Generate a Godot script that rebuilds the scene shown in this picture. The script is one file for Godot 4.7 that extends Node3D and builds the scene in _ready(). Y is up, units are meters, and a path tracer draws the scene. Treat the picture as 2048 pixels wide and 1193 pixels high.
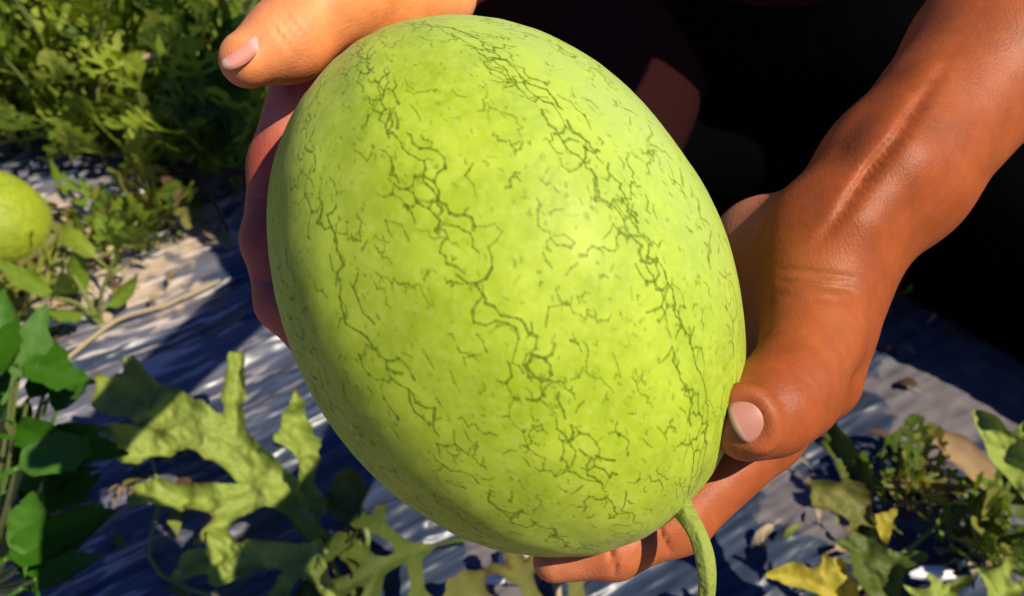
extends Node3D
# A farmer kneeling on a mulched melon bed holds a pale green watermelon out towards the camera.

var rng := RandomNumberGenerator.new()
var M := {}
var used_names := {}
var leaf_meshes: Array = []
var weed_meshes: Array = []

# ---------------------------------------------------------------- naming
func numbered(called: String) -> String:
	var n: int = used_names.get(called, 0)
	used_names[called] = n + 1
	return called if n == 0 else "%s_%03d" % [called, n]

func thing(called: String, label: String, category: String, at := Vector3.ZERO, group := "") -> Node3D:
	var o := Node3D.new()
	o.name = numbered(called)
	add_child(o)
	o.position = at
	tag(o, label, category, group)
	return o

func tag(o: Node, label: String, category: String, group := "") -> void:
	o.set_meta("label", label)
	if category: o.set_meta("category", category)
	if group: o.set_meta("group", group)

func part(called: String, mesh: Mesh, m: Material, parent: Node) -> MeshInstance3D:
	var o := MeshInstance3D.new()
	o.name = called
	o.mesh = mesh
	o.material_override = m
	parent.add_child(o, true)
	return o

# ---------------------------------------------------------------- materials
func lin(r: float, g: float, b: float) -> Color:
	return Color(r, g, b).linear_to_srgb()

func mat(c: Color, rough := 0.7, spec := 0.5) -> StandardMaterial3D:
	var m := StandardMaterial3D.new()
	m.albedo_color = c
	m.roughness = rough
	m.metallic_specular = spec
	return m

func noise_tex(freq: float, size := 256, octaves := 4, seed_ := 1, kind := FastNoiseLite.TYPE_SIMPLEX_SMOOTH) -> NoiseTexture2D:
	var n := FastNoiseLite.new()
	n.seed = seed_
	n.frequency = freq
	n.noise_type = kind
	n.fractal_octaves = octaves
	var t := NoiseTexture2D.new()
	t.width = size
	t.height = size
	t.seamless = true
	t.noise = n
	return t

func relief(m: StandardMaterial3D, t: Texture2D, tiles_per_metre: float, height_cm: float) -> void:
	m.heightmap_enabled = true
	m.heightmap_texture = t
	m.heightmap_scale = height_cm
	m.uv1_triplanar = true
	m.uv1_world_triplanar = true
	m.uv1_scale = Vector3.ONE * tiles_per_metre

func leaf_mat(c: Color, back: float, rough := 0.6) -> StandardMaterial3D:
	var m := mat(c, rough, 0.4)
	m.vertex_color_use_as_albedo = true
	m.backlight_enabled = true
	m.backlight = Color(back, back, back * 0.4)
	return m

# ---------------------------------------------------------------- generic meshes
func commit(v: PackedVector3Array, n: PackedVector3Array, idx: PackedInt32Array, col := PackedColorArray(), uv := PackedVector2Array()) -> ArrayMesh:
	var a := []
	a.resize(Mesh.ARRAY_MAX)
	a[Mesh.ARRAY_VERTEX] = v
	if n.size(): a[Mesh.ARRAY_NORMAL] = n
	a[Mesh.ARRAY_INDEX] = idx
	if col.size(): a[Mesh.ARRAY_COLOR] = col
	if uv.size(): a[Mesh.ARRAY_TEX_UV] = uv
	var m := ArrayMesh.new()
	m.add_surface_from_arrays(Mesh.PRIMITIVE_TRIANGLES, a)
	return m

func smooth_normals(v: PackedVector3Array, idx: PackedInt32Array) -> PackedVector3Array:
	var n := PackedVector3Array()
	n.resize(v.size())
	for i in range(0, idx.size(), 3):
		var f: Vector3 = (v[idx[i + 2]] - v[idx[i]]).cross(v[idx[i + 1]] - v[idx[i]])
		for k in 3: n[idx[i + k]] += f
	for i in n.size(): n[i] = n[i].normalized()
	return n

func tube(points: Array, radii: Array, sides := 8, colour := Color.WHITE, wobble := 0.0) -> ArrayMesh:
	# a smooth tapered tube through the points (Catmull-Rom), closed at both ends
	var ps: Array = []
	var rs: Array = []
	for i in points.size() - 1:
		var p0: Vector3 = points[maxi(i - 1, 0)]
		var p1: Vector3 = points[i]
		var p2: Vector3 = points[i + 1]
		var p3: Vector3 = points[mini(i + 2, points.size() - 1)]
		for k in 4:
			var t := k / 4.0
			ps.append(p1.cubic_interpolate(p2, p0, p3, t))
			rs.append(lerpf(radii[i], radii[i + 1], t))
	ps.append(points[-1])
	rs.append(radii[-1])
	var v := PackedVector3Array()
	var idx := PackedInt32Array()
	var col := PackedColorArray()
	var side := Vector3.ZERO
	for i in ps.size():
		var d: Vector3 = (ps[mini(i + 1, ps.size() - 1)] - ps[maxi(i - 1, 0)]).normalized()
		if side == Vector3.ZERO: side = d.cross(Vector3(0.31, 0.2, 0.93)).normalized()
		side = (side - d * side.dot(d)).normalized()
		var up := d.cross(side)
		for k in sides:
			var a := TAU * k / sides
			var r: float = rs[i] * (1.0 + wobble * sin(i * 0.7) + wobble * 1.6 * cos(TAU * k * 5.0 / sides))
			v.append(ps[i] + (side * cos(a) + up * sin(a)) * r)
			col.append(colour)
	for i in ps.size() - 1:
		for k in sides:
			var a := i * sides + k
			var b := i * sides + (k + 1) % sides
			idx.append_array([a, b, a + sides, b, b + sides, a + sides])
	for e in [0, ps.size() - 1]:
		var c := v.size()
		v.append(ps[e])
		col.append(colour)
		for k in sides:
			idx.append_array([c, e * sides + k, e * sides + (k + 1) % sides])
	return commit(v, smooth_normals(v, idx), idx, col)

# ---------------------------------------------------------------- leaves
func leaf_d(p: Vector2, caps: Array) -> float:
	var d := 1e9
	for c in caps:
		var a: Vector2 = c[0]
		var ab: Vector2 = c[1] - a
		var h := clampf((p - a).dot(ab) / maxf(ab.length_squared(), 1e-9), 0.0, 1.0)
		var e: float = (p - a - ab * h).length() - lerpf(c[2], c[3], h)
		var k: float = c[4] if c.size() > 4 else 0.02
		var m := maxf(k - absf(d - e), 0.0) / k
		d = minf(d, e) - m * m * k * 0.25
	return d

# a flat outline (round-ended tapered strokes) meshed on a grid, then bent; caps and cell in metres
func leaf_mesh(caps: Array, cell: float, veins: Array, bend: Callable, dry := 0.0, seed_ := 1, sides := []) -> ArrayMesh:
	var lo := Vector2(1e9, 1e9)
	var hi := -lo
	for c in caps:
		for k in 2:
			var r: float = c[2 + k]
			lo = lo.min(c[k] - Vector2(r, r))
			hi = hi.max(c[k] + Vector2(r, r))
	lo -= Vector2(cell, cell) * 2
	var nx := int((hi.x - lo.x) / cell) + 4
	var ny := int((hi.y - lo.y) / cell) + 4
	var wob := FastNoiseLite.new()
	wob.seed = seed_
	wob.frequency = 0.06 / cell
	var edge := FastNoiseLite.new()
	edge.seed = seed_ + 5
	edge.frequency = 0.10 / cell
	var id := PackedInt32Array()
	id.resize(nx * ny)
	id.fill(-1)
	var v := PackedVector3Array()
	var col := PackedColorArray()
	for j in ny:
		for i in nx:
			var p := lo + Vector2(i, j) * cell
			var d := leaf_d(p, caps) + edge.get_noise_2dv(p) * cell * 0.7
			if d > cell * 1.1: continue
			if d > -cell * 0.5:
				var e := cell * 0.3
				var g := Vector2(leaf_d(p + Vector2(e, 0), caps) - leaf_d(p - Vector2(e, 0), caps), leaf_d(p + Vector2(0, e), caps) - leaf_d(p - Vector2(0, e), caps))
				if g.length() < 1e-7: continue
				p -= g.normalized() * d
				d = 0.0
			id[j * nx + i] = v.size()
			var vein := 1e9
			for s in veins:
				var ab: Vector2 = s[1] - s[0]
				var h := clampf((p - s[0]).dot(ab) / ab.length_squared(), 0.0, 1.0)
				vein = minf(vein, (p - s[0] - ab * h).length() / lerpf(1.0, 0.5, h))
			var w := exp(-pow(vein / (cell * 0.75), 2.0))
			var fine := 1e9
			for s in sides:
				var ab: Vector2 = s[1] - s[0]
				var h := clampf((p - s[0]).dot(ab) / ab.length_squared(), 0.0, 1.0)
				fine = minf(fine, (p - s[0] - ab * h).length())
			var w2 := exp(-pow(fine / (cell * 0.6), 2.0))
			var tone := 1.0 + 0.35 * wob.get_noise_2dv(p * 0.6) + 0.25 * wob.get_noise_2dv(p * 2.0 + Vector2(9, 3))
			var c := Color(tone, tone, tone * 0.9)
			c = c.lerp(Color(1.5, 1.35, 1.6), maxf(w * 0.85, w2 * 0.45))
			var rim := clampf(1.0 + d / (cell * 1.6), 0.0, 1.0)
			var browned := clampf(wob.get_noise_2dv(p * 0.5 + Vector2(3, 8)) * 2.5 + dry, 0.0, 1.0)
			c = c.lerp(Color(0.42, 0.20, 0.16), rim * rim * browned * 0.9)
			col.append(c)
			var z := wob.get_noise_2dv(p) * cell * 0.9 + w * -cell * 0.35 - w2 * cell * 0.3 + minf(vein, cell * 8) * 0.10
			v.append(bend.call(p, z, d))
	var idx := PackedInt32Array()
	for j in ny - 1:
		for i in nx - 1:
			var a := id[j * nx + i]
			var b := id[j * nx + i + 1]
			var c := id[(j + 1) * nx + i]
			var e := id[(j + 1) * nx + i + 1]
			for t in [[a, b, c, Vector2(0.33, 0.33)], [b, e, c, Vector2(0.67, 0.67)]]:
				if t[0] < 0 or t[1] < 0 or t[2] < 0: continue
				if leaf_d(lo + (Vector2(i, j) + t[3]) * cell, caps) < cell * 0.25:
					idx.append_array([t[0], t[1], t[2]])
	return commit(v, smooth_normals(v, idx), idx, col)

# strokes of a deeply lobed watermelon leaf of length 1 that grows along +y
func lobed_caps(r: RandomNumberGenerator) -> Array:
	var caps := [[Vector2(0, -0.35), Vector2(0, 0.1), 0.012, 0.016], [Vector2(0, 0.05), Vector2(0, 0.92), 0.055, 0.06, 0.05]]
	var veins := [[Vector2(0, 0), Vector2(0, 0.9)]]
	for k in 3:
		var t: float = [0.12, 0.38, 0.64][k]
		var ln: float = [0.5, 0.44, 0.27][k]
		for s in [-1.0, 1.0]:
			var a := deg_to_rad([68.0, 55.0, 42.0][k] + r.randf_range(-8, 8))
			var l := ln * r.randf_range(0.85, 1.1)
			var p := Vector2(0, t + r.randf_range(-0.03, 0.03))
			var q := p + Vector2(sin(a) * s, cos(a)) * l
			caps.append([p, q, 0.045, 0.055, 0.05])
			veins.append([p, q])
			for b in [-1.0, 1.0]:
				var m := p.lerp(q, 0.55)
				var f: float = a * s + b * deg_to_rad(50)
				caps.append([m, m + Vector2(sin(f), cos(f)) * l * 0.38, 0.03, 0.045, 0.04])
	for s in [-1.0, 1.0]:
		caps.append([Vector2(0, 0.78), Vector2(0.11 * s, 0.92), 0.03, 0.045, 0.04])
	return [caps, veins]

func oval_caps() -> Array:
	return [[[Vector2(0, -0.3), Vector2(0, 0.1), 0.012, 0.02], [Vector2(0, 0.2), Vector2(0, 0.5), 0.13, 0.16, 0.05], [Vector2(0, 0.5), Vector2(0, 0.97), 0.16, 0.012, 0.05]], [[Vector2(0, 0), Vector2(0, 0.9)], [Vector2(0, 0.3), Vector2(0.14, 0.5)], [Vector2(0, 0.3), Vector2(-0.14, 0.5)], [Vector2(0, 0.5), Vector2(0.12, 0.7)], [Vector2(0, 0.5), Vector2(-0.12, 0.7)]]]

func droop(amount: float, fold: float) -> Callable:
	return func(p: Vector2, z: float, _d: float) -> Vector3:
		var a := p.y * amount
		var y := sin(a) / amount if absf(amount) > 0.01 else p.y
		var sag := (1.0 - cos(a)) / amount if absf(amount) > 0.01 else 0.0
		return Vector3(p.x, y, -sag + z + absf(p.x) * fold - p.x * p.x * 0.6)

# a leaf drawn in place: strokes in photo pixels scaled to metres round an anchor, in a plane with its own tilt
func shaped_leaf(called: String, m: Material, parent: Node3D, anchor: Vector3, px: float, origin: Vector2, basis: Basis, strokes: Array, curl: float, dry: float, seed_: int, cell := 0.0024) -> MeshInstance3D:
	var caps := []
	var veins := []
	var sides := []
	for s in strokes:
		var a := (Vector2(s[0], -s[1]) - Vector2(origin.x, -origin.y)) * px
		var b := (Vector2(s[2], -s[3]) - Vector2(origin.x, -origin.y)) * px
		caps.append([a, b, s[4] * px * 0.96, s[5] * px * 0.96, 14.0 * px])
		veins.append([a, b])
		var dir := (b - a).normalized()
		var steps := int(a.distance_to(b) / (26.0 * px))
		for k in steps:
			for w in [-1.0, 1.0]:
				var q := a.lerp(b, (k + 0.5 + 0.2 * w) / steps)
				sides.append([q, q + dir.rotated(w * 0.8) * lerpf(s[4], s[5], 0.5) * px])
	var wave := FastNoiseLite.new()
	wave.seed = seed_ + 40
	wave.frequency = 13.0
	var shape := leaf_mesh(caps, cell, veins, func(p: Vector2, z: float, d: float) -> Vector3:
		var rim := clampf(1.0 + d / 0.010, 0.0, 1.0)
		return Vector3(p.x, p.y, z * 0.8 + wave.get_noise_2dv(p) * 0.022 + wave.get_noise_2dv(p * 4.0) * 0.004 + rim * rim * curl * (0.7 + 1.3 * wave.get_noise_2d(p.x * 2.0 + 7.0, p.y * 2.0))), dry, seed_, sides)
	var o := part(called, shape, m, parent)
	o.transform = Transform3D(basis, anchor - parent.position)
	return o

# ---------------------------------------------------------------- bodies: a distance field of tapered strokes, meshed as surface nets
class Field:
	var a := PackedVector3Array()
	var ab := PackedVector3Array()
	var il := PackedFloat32Array()
	var r0 := PackedFloat32Array()
	var dr := PackedFloat32Array()
	var grp := PackedInt32Array()
	var grooves: Array = []
	var k_body := 0.014
	var k_chain := 0.005
	var k_join := 0.006

	func add(p: Vector3, q: Vector3, ra: float, rb: float, g := 0) -> void:
		a.append(p)
		ab.append(q - p)
		il.append(1.0 / maxf((q - p).length_squared(), 1e-9))
		r0.append(ra)
		dr.append(rb - ra)
		grp.append(g)

	func chain(pts: Array, radii: Array, g: int) -> void:
		for i in pts.size() - 1: add(pts[i], pts[i + 1], radii[i], radii[i + 1], g)

	func groove(c: Vector3, axis: Vector3, reach: float, width: float, depth: float) -> void:
		grooves.append([c, axis.normalized(), reach, width, depth])

	func dist(p: Vector3, ids: PackedInt32Array, gids: Array) -> float:
		var body := 1e3
		var fingers := 1e3
		var cur := 1e3
		var last := 0
		for i in ids:
			var pa := p - a[i]
			var h := clampf(pa.dot(ab[i]) * il[i], 0.0, 1.0)
			var d := (pa - ab[i] * h).length() - r0[i] - dr[i] * h
			var g := grp[i]
			if g == 0:
				var m := maxf(k_body - absf(body - d), 0.0)
				body = minf(body, d) - m * m / (4.0 * k_body)
			elif g != last:
				var m := maxf(0.0015 - absf(fingers - cur), 0.0)
				fingers = minf(fingers, cur) - m * m / 0.006
				cur = d
				last = g
			else:
				var m := maxf(k_chain - absf(cur - d), 0.0)
				cur = minf(cur, d) - m * m / (4.0 * k_chain)
		var m2 := maxf(0.0015 - absf(fingers - cur), 0.0)
		fingers = minf(fingers, cur) - m2 * m2 / 0.006
		var m3 := maxf(k_join - absf(body - fingers), 0.0)
		var out := minf(body, fingers) - m3 * m3 / (4.0 * k_join)
		for g in gids:
			var q: Vector3 = p - g[0]
			var l: float = q.length() / g[2]
			if l < 1.0:
				var t: float = q.dot(g[1]) / g[3]
				out += g[4] * exp(-t * t) * (1.0 - l * l)
		return out

	func build(cell: float, paint: Callable) -> ArrayMesh:
		var lo := Vector3.ONE * 1e9
		var hi := -lo
		for i in a.size():
			var r := Vector3.ONE * maxf(r0[i], r0[i] + dr[i])
			lo = lo.min(a[i] - r).min(a[i] + ab[i] - r)
			hi = hi.max(a[i] + r).max(a[i] + ab[i] + r)
		lo -= Vector3.ONE * cell * 3.0
		var B := 8
		var nb := Vector3i(((hi - lo) / (cell * B)).ceil()) + Vector3i.ONE
		var nx := nb.x * B
		var ny := nb.y * B
		var nz := nb.z * B
		var f := PackedFloat32Array()
		f.resize(nx * ny * nz)
		f.fill(1.0)
		var half := cell * B * 0.5 * 1.7321
		var blocks: Array = []
		for bz in nb.z:
			for by in nb.y:
				for bx in nb.x:
					var c := lo + (Vector3(bx, by, bz) * B + Vector3.ONE * (B * 0.5)) * cell
					var ids := PackedInt32Array()
					var best := 1e9
					for i in a.size():
						var pa := c - a[i]
						var h := clampf(pa.dot(ab[i]) * il[i], 0.0, 1.0)
						var d := (pa - ab[i] * h).length() - r0[i] - dr[i] * h
						best = minf(best, d)
						if d < half * 2.0 + k_body + 0.002: ids.append(i)
					if best > half + k_body * 0.6 + cell: continue
					if best < -half - 0.004 - cell:
						for z in B:
							for y in B:
								var o := ((bz * B + z) * ny + by * B + y) * nx + bx * B
								for x in B: f[o + x] = -1.0
						continue
					var gids: Array = grooves.filter(func(g): return g[0].distance_to(c) < half + g[2])
					blocks.append(Vector3i(bx, by, bz))
					for z in B:
						for y in B:
							var o := ((bz * B + z) * ny + by * B + y) * nx + bx * B
							for x in B:
								f[o + x] = dist(lo + Vector3(bx * B + x, by * B + y, bz * B + z) * cell, ids, gids)
		var v := PackedVector3Array()
		var n := PackedVector3Array()
		var col := PackedColorArray()
		var idx := PackedInt32Array()
		var at := {}
		var off := PackedInt32Array([0, 1, nx, nx + 1, nx * ny, nx * ny + 1, nx * ny + nx, nx * ny + nx + 1])
		var ea := PackedInt32Array([0, 2, 4, 6, 0, 1, 4, 5, 0, 1, 2, 3])
		var eb := PackedInt32Array([1, 3, 5, 7, 2, 3, 6, 7, 4, 5, 6, 7])
		var s := PackedFloat32Array()
		s.resize(8)
		var todo := {}
		for b in blocks:
			for z in range(-1, B):
				for y in range(-1, B):
					for x in range(-1, B):
						if (x < 0 or y < 0 or z < 0) and todo.has(Vector3i(b.x - int(x < 0), b.y - int(y < 0), b.z - int(z < 0))): continue
						var X: int = b.x * B + x
						var Y: int = b.y * B + y
						var Z: int = b.z * B + z
						if X < 0 or Y < 0 or Z < 0 or X >= nx - 1 or Y >= ny - 1 or Z >= nz - 1: continue
						var o := (Z * ny + Y) * nx + X
						var low := 0
						for k in 8:
							s[k] = f[o + off[k]]
							if s[k] < 0.0: low += 1
						if low == 0 or low == 8 or at.has(o): continue
						var p := Vector3.ZERO
						var cnt := 0
						for e in 12:
							var A := ea[e]
							var C := eb[e]
							if (s[A] < 0.0) != (s[C] < 0.0):
								var t := s[A] / (s[A] - s[C])
								var pa := Vector3(A & 1, (A >> 1) & 1, A >> 2)
								p += pa.lerp(Vector3(C & 1, (C >> 1) & 1, C >> 2), t)
								cnt += 1
						p = lo + (Vector3(X, Y, Z) + p / cnt) * cell
						var g := Vector3(s[1] + s[3] + s[5] + s[7] - s[0] - s[2] - s[4] - s[6], s[2] + s[3] + s[6] + s[7] - s[0] - s[1] - s[4] - s[5], s[4] + s[5] + s[6] + s[7] - s[0] - s[1] - s[2] - s[3]).normalized()
						at[o] = v.size()
						v.append(p)
						n.append(g)
						col.append(paint.call(p, g))
			todo[b] = true
		var sx := 1
		var sy := nx
		var sz := nx * ny
		for o in at:
			var here: bool = f[o] < 0.0
			for axis in 3:
				var d: int = [sx, sy, sz][axis]
				var u: int = [sy, sz, sx][axis]
				var w: int = [sz, sx, sy][axis]
				if (f[o + d] < 0.0) == here: continue
				if not (at.has(o - u) and at.has(o - w) and at.has(o - u - w)): continue
				var q := [at[o], at[o - u], at[o - u - w], at[o - w]]
				if here: idx.append_array([q[0], q[2], q[1], q[0], q[3], q[2]])
				else: idx.append_array([q[0], q[1], q[2], q[0], q[2], q[3]])
		var r := []
		r.resize(Mesh.ARRAY_MAX)
		r[Mesh.ARRAY_VERTEX] = v
		r[Mesh.ARRAY_NORMAL] = n
		r[Mesh.ARRAY_COLOR] = col
		r[Mesh.ARRAY_INDEX] = idx
		var mesh := ArrayMesh.new()
		mesh.add_surface_from_arrays(Mesh.PRIMITIVE_TRIANGLES, r)
		return mesh

# a nail plate: a curved rounded rectangle with a whitish free edge
func nail(c: Vector3, along: Vector3, normal: Vector3, half_w: float, half_l: float, tone := 1.0) -> ArrayMesh:
	var t := (along - normal * along.dot(normal)).normalized()
	var s := normal.cross(t).normalized()
	var v := PackedVector3Array()
	var col := PackedColorArray()
	var idx := PackedInt32Array()
	var N := 14
	for j in N + 1:
		for i in N + 1:
			var u := i * 2.0 / N - 1.0
			var w := j * 2.0 / N - 1.0
			var x := u * sqrt(maxf(1.0 - 0.46 * w * w, 0.0))
			var y := w * sqrt(maxf(1.0 - 0.46 * u * u, 0.0))
			var edge := maxf(absf(u), absf(w))
			var down := 0.38 * x * x * half_w + 0.10 * y * y * half_l + (0.0009 if edge > 0.99 else 0.0)
			v.append(c + s * x * half_w + t * y * half_l - normal * down)
			var k := Color(0.46, 0.20, 0.145)
			k = k.lerp(Color(0.58, 0.34, 0.27), clampf((-y - 0.45) * 3.0, 0.0, 0.8))
			k = k.lerp(Color(0.50, 0.35, 0.24), clampf((y - 0.62) * 6.0, 0.0, 1.0))
			k = k.lerp(Color(0.20, 0.06, 0.03), smoothstep(0.80, 0.97, edge) * 0.85)
			col.append(Color(k.r * tone, k.g * tone, k.b * tone))
	for j in N:
		for i in N:
			var a := j * (N + 1) + i
			idx.append_array([a, a + N + 1, a + 1, a + 1, a + N + 1, a + N + 2])
	return commit(v, smooth_normals(v, idx), idx, col)

# ---------------------------------------------------------------- scene
func _ready() -> void:
	rng.seed = 18
	var cam := Camera3D.new()
	cam.name = "camera"
	cam.position = Vector3(0, 0.9, 0)
	cam.rotation_degrees = Vector3(-45, 0, 0)
	var lens := CameraAttributesPhysical.new()
	lens.frustum_focal_length = 12.0 / tan(deg_to_rad(17.0))
	lens.exposure_aperture = 18.0
	lens.frustum_focus_distance = 0.34
	lens.frustum_near = 0.02
	lens.frustum_far = 300.0
	cam.attributes = lens
	cam.fov = 34.0
	cam.near = 0.02
	cam.far = 300.0
	add_child(cam)
	cam.current = true

	var env := Environment.new()
	env.background_mode = Environment.BG_SKY
	var sky := ProceduralSkyMaterial.new()
	sky.sky_top_color = Color(0.16, 0.30, 0.62)
	sky.sky_horizon_color = Color(0.55, 0.66, 0.80)
	sky.sky_curve = 0.18
	sky.ground_bottom_color = Color(0.12, 0.11, 0.08)
	sky.ground_horizon_color = Color(0.45, 0.5, 0.5)
	env.sky = Sky.new()
	env.sky.sky_material = sky
	env.background_energy_multiplier = 0.9
	env.tonemap_mode = Environment.TONE_MAPPER_LINEAR
	env.tonemap_exposure = 1.15
	env.sdfgi_enabled = true
	env.ssao_enabled = true
	env.ssil_enabled = true
	var we := WorldEnvironment.new()
	we.name = "environment"
	we.environment = env
	add_child(we)

	var sun := DirectionalLight3D.new()
	sun.name = "sun"
	sun.light_color = Color(1.0, 0.95, 0.86)
	sun.light_energy = 1.6
	sun.light_angular_distance = 0.5
	sun.shadow_enabled = true
	var to_sun := Vector3(0.53, 0.855, 0.29).normalized()
	sun.basis = Basis.looking_at(-to_sun, Vector3(0, 0, -1))
	add_child(sun)

	materials()
	leaf_library()
	ground()
	melon()
	small_melon()
	person()
	front_vine()
	right_vine()
	left_herb()
	back_growth()
	litter()

func materials() -> void:
	var skin := mat(Color.WHITE, 0.50, 0.38)
	skin.vertex_color_use_as_albedo = true
	skin.subsurf_scatter_enabled = true
	skin.subsurf_scatter_strength = 0.06
	relief(skin, noise_tex(0.05, 256, 3, 3, FastNoiseLite.TYPE_CELLULAR), 70.0, 0.018)
	M.skin = skin
	var n := mat(Color.WHITE, 0.42, 0.4)
	n.vertex_color_use_as_albedo = true
	M.nail = n
	M.trousers = mat(lin(0.0022, 0.0022, 0.0028), 1.0, 0.03)
	relief(M.trousers, noise_tex(0.012, 256, 2, 5), 5.0, 0.25)
	M.maroon = mat(lin(0.028, 0.009, 0.009), 1.0, 0.05)
	relief(M.maroon, noise_tex(0.012, 256, 2, 6), 5.0, 0.25)
	M.hair = mat(lin(0.01, 0.008, 0.007), 0.6)
	M.eye = mat(lin(0.6, 0.58, 0.55), 0.2)
	M.stem = mat(lin(0.26, 0.32, 0.06), 0.65, 0.3)
	relief(M.stem, noise_tex(0.04, 128, 3, 8), 40.0, 0.10)
	M.vine = mat(lin(0.20, 0.24, 0.06), 0.55)
	M.twig = mat(lin(0.42, 0.33, 0.18), 0.8)
	M.leaf = leaf_mat(lin(0.25, 0.32, 0.055), 0.5)
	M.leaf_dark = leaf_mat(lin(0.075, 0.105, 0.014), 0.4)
	M.leaf_yellow = leaf_mat(lin(0.40, 0.34, 0.035), 0.5)
	M.leaf_olive = leaf_mat(lin(0.13, 0.13, 0.025), 0.35)
	M.leaf_brown = leaf_mat(lin(0.10, 0.055, 0.028), 0.15, 0.8)
	M.leaf_tan = leaf_mat(lin(0.30, 0.20, 0.10), 0.2, 0.8)
	M.herb = leaf_mat(lin(0.030, 0.105, 0.003), 0.5)
	M.herb.metallic_specular = 0.2
	M.herb_light = leaf_mat(lin(0.045, 0.14, 0.005), 0.5)
	M.weeds = []
	for c in [lin(0.28, 0.37, 0.035), lin(0.20, 0.31, 0.03), lin(0.36, 0.43, 0.07), lin(0.09, 0.15, 0.018), lin(0.27, 0.26, 0.05)]:
		M.weeds.append(leaf_mat(c, 0.9))

func leaf_library() -> void:
	var r := RandomNumberGenerator.new()
	r.seed = 5
	for k in 4:
		var l := lobed_caps(r)
		leaf_meshes.append(leaf_mesh(l[0], 0.024, l[1], droop([0.5, 0.9, 1.3, 0.2][k], [0.25, 0.1, 0.35, -0.1][k]), 0.1, 20 + k))
	for k in 3:
		var l := oval_caps()
		weed_meshes.append(leaf_mesh(l[0], 0.045, l[1], droop([0.4, 0.9, 1.4][k], [0.3, 0.5, 0.2][k]), -0.2, 30 + k))

# ---------------------------------------------------------------- ground and film
func film_height(x: float, z: float, n1: FastNoiseLite, n2: FastNoiseLite) -> float:
	var a := x * 0.839 - z * 0.545
	var b := x * 0.545 + z * 0.839
	var calm := smoothstep(0.25, 0.65, x)
	var h := n1.get_noise_2d(a * 1.4, b * 11.0) * 0.008 * (1.0 - 0.6 * calm) + n1.get_noise_2d(a * 5.0 + 30.0, b * 34.0) * 0.0042 * (1.0 - 0.7 * calm)
	h += n2.get_noise_2d(x * 3.0, z * 3.0) * 0.010 + n2.get_noise_2d(x * 18.0, z * 14.0) * 0.0022
	var crease := 1.0 - absf(n1.get_noise_2d(a * 3.0 + 70.0, b * 18.0)) * 2.2
	h += pow(maxf(crease, 0.0), 5.0) * 0.0035 * (1.0 - 0.6 * calm)
	return h

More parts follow.
